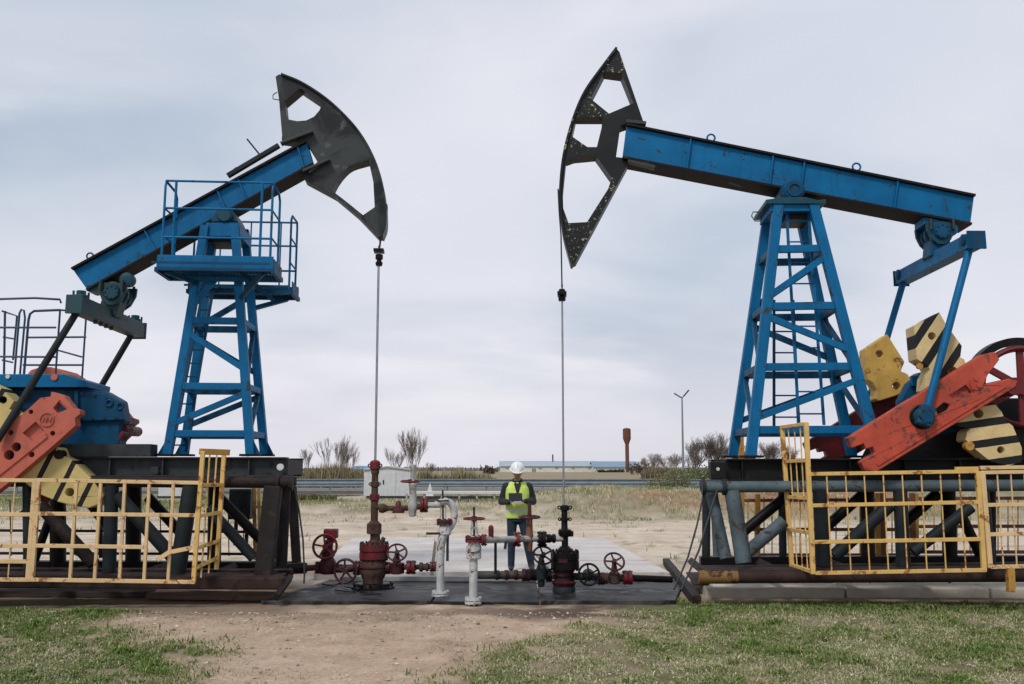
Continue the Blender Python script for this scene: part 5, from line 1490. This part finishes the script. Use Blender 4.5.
# pipe rack and low pipe in the meadow
def rack():
    e = empty('pipe_rack', (0, 0, 0), 'low white pipe rack on legs in the meadow right of the white hut', 'pipe rack')
    y = 41.
    a, b = at(408, 492.5, y), at(512, 492.5, y)
    MB().bar(a, b, .10, 1.2).build('top', PWHITE, e)
    for i in range(7):
        p = a.lerp(b, i / 6)
        MB().bar(p + V((0, -.5, 0)), V((p.x, p.y - .5, 0)), .08).build('leg', PGREY, e)
    a, b = at(412, 497.5, y), at(505, 497.5, y)
    MB().tube(a, b, .06).build('lower_pipe', GALV, e)
rack()
a, b = at(414, 501, 37.), at(499, 501.5, 37.)
one('pipeline', MB().tube(a, b, .09).tube(a, V((a.x, a.y, -.1)), .09).tube(b, V((b.x, b.y, -.1)), .09), DARKSTEEL, 'dark pipe running low over the meadow left of the person', 'pipeline')
a, b = at(338, 498, 44.), at(366, 497.3, 44.)
one('concrete_post', MB().bar(a + V((0, 0, -.05)), b + V((0, 0, -.05)), .22, .3), CONCB, 'pale concrete post lying in the grass left of the white hut', 'concrete post')
# small signs / valve cover by the road
c_ = at(430, 487.5, 55.)
one('marker_cone', MB().lathe((c_.x, c_.y, -.1), [(0, .40), (.5, .2), (c_.z + .35, .02)], (0, 0, 1), 4), PWHITE, 'small white pyramid marker beside the guard rail behind the hut', 'marker')
# white huts
def hut(u0, u1, vt, vb, y, label, gable=True):
    a, b = at(u0, vb, y), at(u1, vb, y)
    h = at(u0, vt, y).z - a.z
    e = empty('metal_hut', ((a.x + b.x) / 2, y, a.z), label, 'hut', 'white huts in the meadow')
    w = b.x - a.x
    d = 2.4
    wl = MB().box((0, d / 2, h / 2 - .2), (w, d, h + .4)).build('wall', PWHITE, e, bevel=.015)
    prof = [(-w / 2 - .06, h), (0, h + .17), (w / 2 + .06, h), (w / 2 + .06, h - .05), (0, h + .11), (-w / 2 - .06, h - .05)]
    MB().prism([(x, -.08, z) for x, z in prof], (0, d + .16, 0)).build('roof', PGREY, e)
    MB().prism([(-w / 2, -.0, h - .02), (w / 2, -.0, h - .02), (0, .0, h + .11)], (0, d, 0)).build('gable', PWHITE, e)
    dr = MB().box((.05, -.012, h * .47), (.78, .02, h * .84)).build('door', PWHITE, e, bevel=.006)
    MB().box((-.18, -.03, h * .55), (.06, .03, .22)).build('handle', DARKSTEEL, dr)
    MB().box((0, d / 2, .03), (w + .1, d + .1, .10)).build('plinth', DARKSTEEL, e)
hut(363.5, 410, 469.5, 497.5, 46., 'small white metal hut with a shallow gable roof behind the rusty wellhead')
hut(158, 188, 476, 497.5, 52., 'small white hut glimpsed through the brown trestle and yellow fence')
# long farm buildings
ROOFB = plain('blue_grey_roof_sheet', (.33, .40, .45), .6, .1, .1, .6)
ROOFD = plain('slate_blue_roof_sheet', (.19, .28, .36), .6, .1, .1, .6)
WALLW = plain('pale_farm_wall', (.62, .60, .57), .8, 0, .12, .5)
def barn(u0, u1, ve, vr, vb, y, label, roof, wins, wall=WALLW, dep=18.):
    a, b = at(u0, vb, y), at(u1, vb, y)
    he, hr_ = at(u0, ve, y).z - a.z, at(u0, vr, y + dep / 2).z - a.z
    e = empty('farm_building', ((a.x + b.x) / 2, y, a.z), label, 'farm building', 'farm buildings on the horizon')
    w = b.x - a.x
    MB().prism([(-w / 2, 0, -1), (-w / 2, 0, he), (-w / 2, dep / 2, hr_ - .15), (-w / 2, dep, he), (-w / 2, dep, -1)], (w, 0, 0)).build('wall', wall, e)
    MB().prism([(-w / 2 - .4, -.5, he - .1), (-w / 2 - .4, dep / 2, hr_), (-w / 2 - .4, dep + .5, he - .1), (-w / 2 - .4, dep + .5, he - .35), (-w / 2 - .4, dep / 2, hr_ - .25), (-w / 2 - .4, -.5, he - .35)], (w + .8, 0, 0)).build('roof', roof, e)
    for f0, f1, z0, z1, mt in wins:
        MB().box((-w / 2 + (f0 + f1) / 2 * w, -.04, (z0 + z1) / 2 * he), ((f1 - f0) * w, .1, (z1 - z0) * he)).build('window' if z0 > .1 else 'door', mt, e)
    return e
DKGLASS = plain('dark_barn_window', (.22, .24, .26), .3)
barn(500, 597, 465.5, 461, 472.5, 330., 'long white farm building with a pale blue roof on the horizon behind the person', ROOFB, [(.06 + .17 * i, .09 + .17 * i, .5, .68, DKGLASS) for i in range(6)] + [(.33, .37, 0, .6, DKGLASS)])
barn(594, 637, 466.5, 461.3, 472.5, 322., 'farm building with darker slate-blue roof beside the rusty water tower', ROOFD, [(.1, .2, 0, .5, DKGLASS), (.32, .45, 0, .45, DKGLASS), (.55, .72, 0, .5, DKGLASS), (.82, .92, .4, .7, DKGLASS)])
barn(352, 372, 468.5, 466, 474, 340., 'far building with bright blue roof peeking from behind the white hut', plain('bright_blue_roof', (.05, .25, .42), .6), [(.2, .4, .3, .7, DKGLASS)], dep=14.)
p = at(552.8, 461, 338.)
one('chimney_pipe', MB().tube((p.x, 338, p.z - 3), (p.x, 338, p.z + 2.4), .25), DARKSTEEL, 'thin dark chimney pipe above the long white farm building', 'chimney')
# water tower
wt = at(627.5, 473, 300.); wt.z -= .5
e = empty('water_tower', wt, 'rusty brown water tower with a wide tank on a slim shaft', 'water tower')
WTM = paint('rusty_tower_steel', (.15, .062, .034), .8, .3, (.10, .04, .02), vs=.5, streak=.5)
ppm = 300 / F
MB().lathe((0, 0, 0), [(0, 2.2 * ppm), (2 * ppm, 1.9 * ppm), (31 * ppm, 1.9 * ppm)], (0, 0, 1), 20).build('shaft', WTM, e, smooth=True)
MB().lathe((0, 0, 0), [(30 * ppm, 1.9 * ppm), (35 * ppm, 3.9 * ppm), (44.5 * ppm, 3.9 * ppm)], (0, 0, 1), 20).build('tank', WTM, e, smooth=True)
MB().lathe((0, 0, 0), [(44.5 * ppm, 4.1 * ppm), (45.5 * ppm, 3.0 * ppm), (46 * ppm, .3 * ppm)], (0, 0, 1), 20).build('roof', WTM, e, smooth=True)
# street lamp
lp = at(683.3, 480, 86.); lp.z = .1
top = at(682, 397, 86.)
e = empty('street_lamp', lp, 'tall thin grey street lamp with two arms beside the road', 'street lamp')
MB().tube((0, 0, -.3), (top.x - lp.x, 0, top.z - lp.z), .13, .07, 10).build('pole', GALV, e, smooth=True)
for u, v, nm in ((688.5, 390.5, 1), (674.5, 393.5, 0)):
    a_, b_ = V((top.x - lp.x, 0, top.z - lp.z - .1)), at(u, v, 86.) - lp
    ar = MB().tube(a_, b_, .05, n=8).build('arm', GALV, e)
    d_ = (b_ - a_).normalized()
    MB().bar(b_ - d_ * .75, b_ + d_ * .05, .12, .28).build('lamp_head', DARKSTEEL if nm else GALV, ar, bevel=.03)

# bare trees, bushes
BARK = plain('bare_bark', (.11, .085, .07), .9, 0, .3, 2., 0)
BARKP = plain('pale_bare_bark', (.20, .165, .13), .9, 0, .3, 2., 0)
t = NT('twig_leaf')
t.l(attr(t, 'tint', 'Color'), t.b.inputs['Base Color']); t.b.inputs['Roughness'].default_value = .85
LEAFM = t.m
def tree(name, base, H, spread, seed, label, cat, group, mat, leafc, levels=5, up=.5, leaf=.05, nleaf=900, trunks=1, thick=.018):
    r_ = random.Random(seed)
    e = empty(name, base, label, cat, group)
    tr, tw_ = MB(), MB()
    tips = []
    def grow(p, d, L, rad, lv, mb):
        n = 3
        q0 = p
        for i in range(n):
            d = (d + V((r_.uniform(-1, 1), r_.uniform(-1, 1), r_.uniform(-.3, 1) * up)) * .13).normalized()
            q1 = q0 + d * L / n
            mb.tube(q0, q1, rad * (1 - .25 * i / n), rad * (1 - .25 * (i + 1) / n), 5 if lv < 2 else 3, False)
            q0 = q1
            if lv >= levels - 2: tips.append(q1)
            if lv > 0 and lv < levels and r_.random() < .75:
                dd = (d + V((r_.uniform(-1, 1), r_.uniform(-1, 1), r_.uniform(-.2, .7))) * spread).normalized()
                grow(q0, dd, L * r_.uniform(.5, .75), rad * .5, lv + 1, tw_)
        if lv < levels:
            for k_ in range(r_.choice((2, 2, 3))):
                dd = (d + V((r_.uniform(-1, 1), r_.uniform(-1, 1), r_.uniform(-.1, up))) * spread).normalized()
                grow(q0, dd, L * r_.uniform(.62, .82), rad * .62, lv + 1, tw_ if lv >= 0 else mb)
    for k_ in range(trunks):
        o = V((r_.uniform(-.25, .25), r_.uniform(-.2, .2), -.2)) * (trunks > 1) + V((0, 0, -.15))
        d0 = V((r_.uniform(-.25, .25) * (trunks > 1) + .04, r_.uniform(-.2, .2), 1)).normalized()
        grow(o, d0, H * .30, H * thick, 0, tr)
    tr.build('trunk', mat, e)
    cr = tw_.build('crown', mat, e)
    if nleaf and tips:
        T = np.array([tuple(x) for x in tips])
        g = np.random.default_rng(seed)
        P = T[g.integers(0, len(T), nleaf)] + g.normal(0, H * .022, (nleaf, 3))
        A = g.normal(0, leaf * .16, (nleaf, 3)); B = g.normal(0, leaf * 3.2, (nleaf, 3)); B[:, 2] = np.abs(B[:, 2]) * 1.6
        v = np.stack([P, P + A, P + A + B, P + B], 1).reshape(-1, 3)
        f = np.arange(nleaf * 4).reshape(-1, 4)
        cc = np.repeat(np.concatenate([np.array([leafc]) * g.uniform(.55, 1.45, (nleaf, 1)), np.ones((nleaf, 1))], 1), 4, 0)
        lf = np_mesh('foliage', v, f, LEAFM, {'tint': cc})
        lf.parent = cr
def place(u, v, y, dz=0.):
    p = at(u, v, y)
    return V((p.x, p.y, float(gz(p.x, p.y)) + dz))
def treeh(vt, y, b):
    return at(512, vt, y).z - b.z
for i, (u, vt, y, sp, lab, nl) in enumerate(((333, 441, 92., .42, 'wispy budding willow standing behind the guard rail left of the white hut', 900), (309, 452, 115., .45, 'faint bare sapling left of the budding willow', 250),
                                             (347, 452, 110., .45, 'faint bare sapling right of the budding willow', 250), (411, 439, 88., .36, 'leaning bare willow rising just behind the white hut', 500), (398, 452, 95., .4, 'smaller bare tree in front of the leaning willow', 300), (427, 463, 120., .5, 'low bare shrubby tree at the left end of the brown reeds', 200))):
    b = place(u, 476, y)
    tree('bare_tree', b, treeh(vt, y, b) * 1.25, sp * .85, 20 + i, lab, 'tree', 'bare trees left of the person', BARKP, (.24, .22, .14), 5, 1.3, .035, nl // 2, 4 if i in (0, 3) else 2, .009)
trr = [(646, 457, 190., .6, 'pale bare tree nearest the farm building', BARKP), (655, 453, 185., .6, 'pale bare tree second from the farm building', BARKP), (666, 456, 195., .6, 'pale bare tree just left of the street lamp', BARKP), (674, 453, 180., .6, 'pale bare tree directly behind the street lamp', BARKP),
       (697, 437, 120., .55, 'dark bare tree with clumped twigs right of the street lamp', BARK), (710, 441, 125., .6, 'dark bare tree in the middle of the grove left of the tower legs', BARK), (722, 431, 118., .55, 'tallest dark bare tree touching the far tower leg', BARK), (690, 451, 130., .6, 'small dark bare tree at the left edge of the grove', BARK),
       (733, 438, 122., .6, 'dark bare tree behind the far tower leg', BARK), (766, 441, 120., .55, 'bare tree seen through the tower beside the yellow gate', BARK), (783, 446, 125., .55, 'bare tree seen behind the top of the tall yellow gate', BARK), (750, 448, 128., .6, 'low bare tree seen between the two left tower legs', BARK)]
for i, (u, vt, y, sp, lab, mt) in enumerate(trr):
    b = place(u, 478, y)
    tree('bare_tree', b, treeh(vt, y, b) * 1.13, sp + .02, 60 + i, lab, 'tree', 'bare trees right of the street lamp', mt, (.15, .12, .10) if mt is BARK else (.30, .25, .20), 5, .55, .05, 420, 3, .013)
def bush(u, v, y, w, h, seed, label, c0, n=1800, leaf=.06, name='bush'):
    b = place(u, v, y)
    e = empty(name, b, label, 'bush', 'bushes along the road')
    g = np.random.default_rng(seed)
    r_ = random.Random(seed)
    st = MB()
    tips = []
    for i in range(46):
        a = r_.uniform(0, 6.28)
        d = V((math.cos(a) * w * r_.uniform(.1, .55), math.sin(a) * w * .4 * r_.uniform(.1, 1), h * r_.uniform(.55, 1.05)))
        p0 = V((r_.uniform(-.3, .3) * w, r_.uniform(-.2, .2) * w, -.1))
        mid_ = p0 + d * .5 + V((0, 0, h * .08))
        st.path([p0, mid_, p0 + d], [.02, .014, .005], 4)
        for k_ in range(10): tips.append(p0 + d * r_.uniform(.3, 1.05))
    st.build('stem', BARK, e)
    T = np.array([tuple(x) for x in tips])
    P = T[g.integers(0, len(T), n)] + g.normal(0, .1 * h, (n, 3))
    P[:, 2] = np.abs(P[:, 2])
    A = g.normal(0, leaf, (n, 3)); B = g.normal(0, leaf, (n, 3))
    vv_ = np.stack([P, P + A, P + A + B, P + B], 1).reshape(-1, 3)
    cc = np.repeat(np.concatenate([np.array([c0]) * g.uniform(.5, 1.5, (n, 1)), np.ones((n, 1))], 1), 4, 0)
    np_mesh('foliage', vv_, np.arange(n * 4).reshape(-1, 4), LEAFM, {'tint': cc}).parent = e
bush(677, 492, 57., 2.6, 1.75, 5, 'loose pale green bush before the guard rail below the street lamp', (.19, .20, .085), 2600, .035)
bush(659, 492, 57.5, 1.5, 1.2, 6, 'lower yellow-green bush left of the loose bush before the guard rail', (.20, .195, .09), 1300, .035)
bush(697, 490, 78., 3.4, 2.0, 7, 'dense olive green bush right of the street lamp behind the road', (.10, .13, .045), 2400, .06)
bush(712, 488, 80., 3.0, 1.7, 8, 'olive green bush beside the black box of the trestle end', (.11, .13, .05), 2000, .06)
bush(489, 476, 230., 3.6, 1.9, 9, 'small dark bush at the left end of the long farm building', (.07, .06, .045), 700, .16)
bush(643, 474, 220., 8., 2.6, 10, 'low brown bush beside the slate-blue farm building', (.11, .085, .06), 1500, .16)
for i, u in enumerate((602, 612, 620)):
    bush(u, 475, 300., 3.0, .75, 11 + i, ('round dark shrub below the start of the slate-blue roof', 'round dark shrub midway below the slate-blue roof', 'dark shrub at the foot of the rusty water tower')[i], (.05, .055, .035), 500, .2)
# reed beds (uncountable)
def reeds(name, u0, u1, y0_, y1_, hmin, hmax, n, c0, c1, seed):
    g = np.random.default_rng(seed)
    y = g.uniform(y0_, y1_, n)
    u = g.uniform(u0, u1, n)
    x = (u - 512) / F * y
    hs = hmin + (hmax - hmin) * sst(.3, .75, fbm(x * .16 + seed, y * .1, 4)) * g.uniform(.3, 1.1, n) * np.minimum(1, .45 + .08 * np.minimum(u - u0, u1 - u))
    hs = hs * g.uniform(.75, 1.1, n)
    tt = (np.array([c0]) * (1 - g.random((n, 1))) + np.array([c1]) * g.random((n, 1))) * g.uniform(.5, 1.3, (n, 1))
    tag(blades(name, x, y, hs, np.full(n, .035), tt, .18), kind='stuff')
reeds('reeds', 286, 362, 84, 90, .6, 1.5, 4200, (.38, .30, .18), (.27, .20, .12), 1)
reeds('hedge_thicket', 286, 372, 96, 104, .7, 2.7, 4500, (.28, .22, .13), (.26, .23, .13), 2)
reeds('brown_thicket', 418, 497, 90, 100, .6, 2.6, 6000, (.33, .27, .16), (.25, .23, .12), 3)
reeds('low_thicket', 640, 700, 150, 165, 1.0, 2.6, 7000, (.25, .20, .13), (.2, .17, .11), 4)
reeds('tall_meadow_edge', 286, 362, 46, 50, .35, .75, 6000, (.17, .16, .075), (.25, .21, .12), 6)
# far tree belt
def belt():
    g = np.random.default_rng(44)
    n = 9000
    y = g.uniform(640, 700, n); x = g.uniform(-700, 700, n)
    hs = (1. + 3.5 * fbm(x * .012 + 3, y * .01, 4)) * g.uniform(.6, 1.05, n)
    tt = np.array([[.22, .21, .19]]) * g.uniform(.7, 1.3, (n, 1))
    ob = blades('far_woods', x, y, hs, np.full(n, .9), tt, .1)
    tag(ob, kind='stuff')
belt()

# ------------------------------------------------------------------ sky and light
w = bpy.data.worlds.new('World')
scene.world = w
w.use_nodes = True
nt = w.node_tree
bg = nt.nodes['Background']
SUN_EL, SUN_AZ = R(48), R(-150)        # azimuth from +Y, clockwise
sky = nt.nodes.new('ShaderNodeTexSky')
sky.sky_type = 'NISHITA'
sky.sun_disc = False
sky.sun_elevation = SUN_EL
sky.sun_rotation = SUN_AZ
sky.air_density = 1.2
sky.dust_density = 3.
L = nt.links.new
def wn(typ, **k_):
    nd = nt.nodes.new(typ)
    for a_, b_ in k_.items(): setattr(nd, a_, b_)
    return nd
def wm(op, a_, b_=None, c_=None):
    nd = wn('ShaderNodeMath', operation=op)
    for i, x in enumerate((a_, b_, c_)):
        if x is None: continue
        if isinstance(x, (int, float)): nd.inputs[i].default_value = x
        else: L(x, nd.inputs[i])
    return nd.outputs[0]
tc = wn('ShaderNodeTexCoord').outputs['Generated']
sx = wn('ShaderNodeSeparateXYZ'); L(tc, sx.inputs[0])
zz = wm('MAXIMUM', sx.outputs[2], 0.)
den = wm('ADD', zz, .16)
cx = wm('DIVIDE', sx.outputs[0], den); cy = wm('DIVIDE', sx.outputs[1], den)
cb_ = wn('ShaderNodeCombineXYZ'); L(cx, cb_.inputs[0]); L(cy, cb_.inputs[1])
def cloud(scale, detail, rough, sc3, off, dist=.4):
    mp = wn('ShaderNodeMapping'); mp.inputs['Scale'].default_value = sc3; mp.inputs['Location'].default_value = off
    L(cb_.outputs[0], mp.inputs['Vector'])
    n_ = wn('ShaderNodeTexNoise'); n_.inputs['Scale'].default_value = scale; n_.inputs['Detail'].default_value = detail
    n_.inputs['Roughness'].default_value = rough; n_.inputs['Distortion'].default_value = dist
    L(mp.outputs[0], n_.inputs['Vector'])
    return n_.outputs['Fac']
def wramp(f_, a_, b_, lo=0., hi=1.):
    nd = wn('ShaderNodeMapRange', interpolation_type='SMOOTHSTEP')
    for i, x in enumerate((a_, b_, lo, hi)): nd.inputs[i + 1].default_value = x
    L(f_, nd.inputs[0])
    return nd.outputs[0]
def wmix(f_, a_, b_):
    nd = wn('ShaderNodeMix', data_type='RGBA')
    for x, i in ((f_, 0), (a_, 6), (b_, 7)):
        if isinstance(x, tuple): nd.inputs[i].default_value = (*x, 1)
        elif isinstance(x, (int, float)): nd.inputs[i].default_value = x
        else: L(x, nd.inputs[i])
    return nd.outputs[2]
S = 10.
c1 = (.305 * S, .380 * S, .472 * S)       # blue-grey cloud base
c2 = (.512 * S, .542 * S, .612 * S)       # lit cloud
c3 = (.67 * S, .66 * S, .705 * S)       # bright bands
base = wmix(wramp(cloud(.62, 5, .48, (.7, .6, 1), (3.1, 1.7, 0), .35), .41, .64), c1, c2)
base = wmix(wm('MULTIPLY', wramp(cloud(.95, 6, .5, (.6, .7, 1), (7.3, 2.2, 0), .6), .47, .66), .9), base, c3)
base = wmix(wm('MULTIPLY', wramp(cloud(2.2, 5, .5, (.5, .5, 1), (1.3, 8.2, 0), .4), .40, .66), .5), base, c1)
hz = wramp(zz, .0, .26, 1., 0.)
base = wmix(wm('MULTIPLY', hz, .75), base, (.645 * S, .615 * S, .66 * S))
def bright(u_, v_, r0, amt, base_):
    d_ = ray(u_, v_).normalized()
    vm = wn('ShaderNodeVectorMath', operation='DISTANCE')
    L(tc, vm.inputs[0]); vm.inputs[1].default_value = d_
    nz = wm('MULTIPLY_ADD', cloud(1.6, 6, .52, (.6, .8, 1), (2.7 + u_ * .01, 5.1, 0), .5), -.34, vm.outputs['Value'])
    return wmix(wm('MULTIPLY', wramp(nz, r0 - .17, -.12, 0., 1.), amt), base_, c3)
base = bright(455, 235, .30, .7, base)
base = bright(1010, 270, .27, .65, base)
base = bright(20, 330, .24, .5, base)
base = wmix(.94, sky.outputs['Color'], base)
L(base, bg.inputs['Color'])
bg.inputs['Strength'].default_value = .1
sl = bpy.data.lights.new('sun', 'SUN')
sl.energy = 1.5
sl.angle = R(11)
sl.color = (1, .95, .88)
so = bpy.data.objects.new('sun', sl)
col.objects.link(so)
sd_ = V((math.sin(SUN_AZ) * math.cos(SUN_EL), math.cos(SUN_AZ) * math.cos(SUN_EL), math.sin(SUN_EL)))
so.rotation_euler = sd_.to_track_quat('Z', 'Y').to_euler()
vs_ = scene.view_settings
vs_.view_transform = 'Standard'
vs_.look = 'None'
vs_.exposure = .42
vs_.gamma = 1.
scene.render.engine = 'CYCLES'
scene.cycles.use_denoising = True
scene.cycles.max_bounces = 6
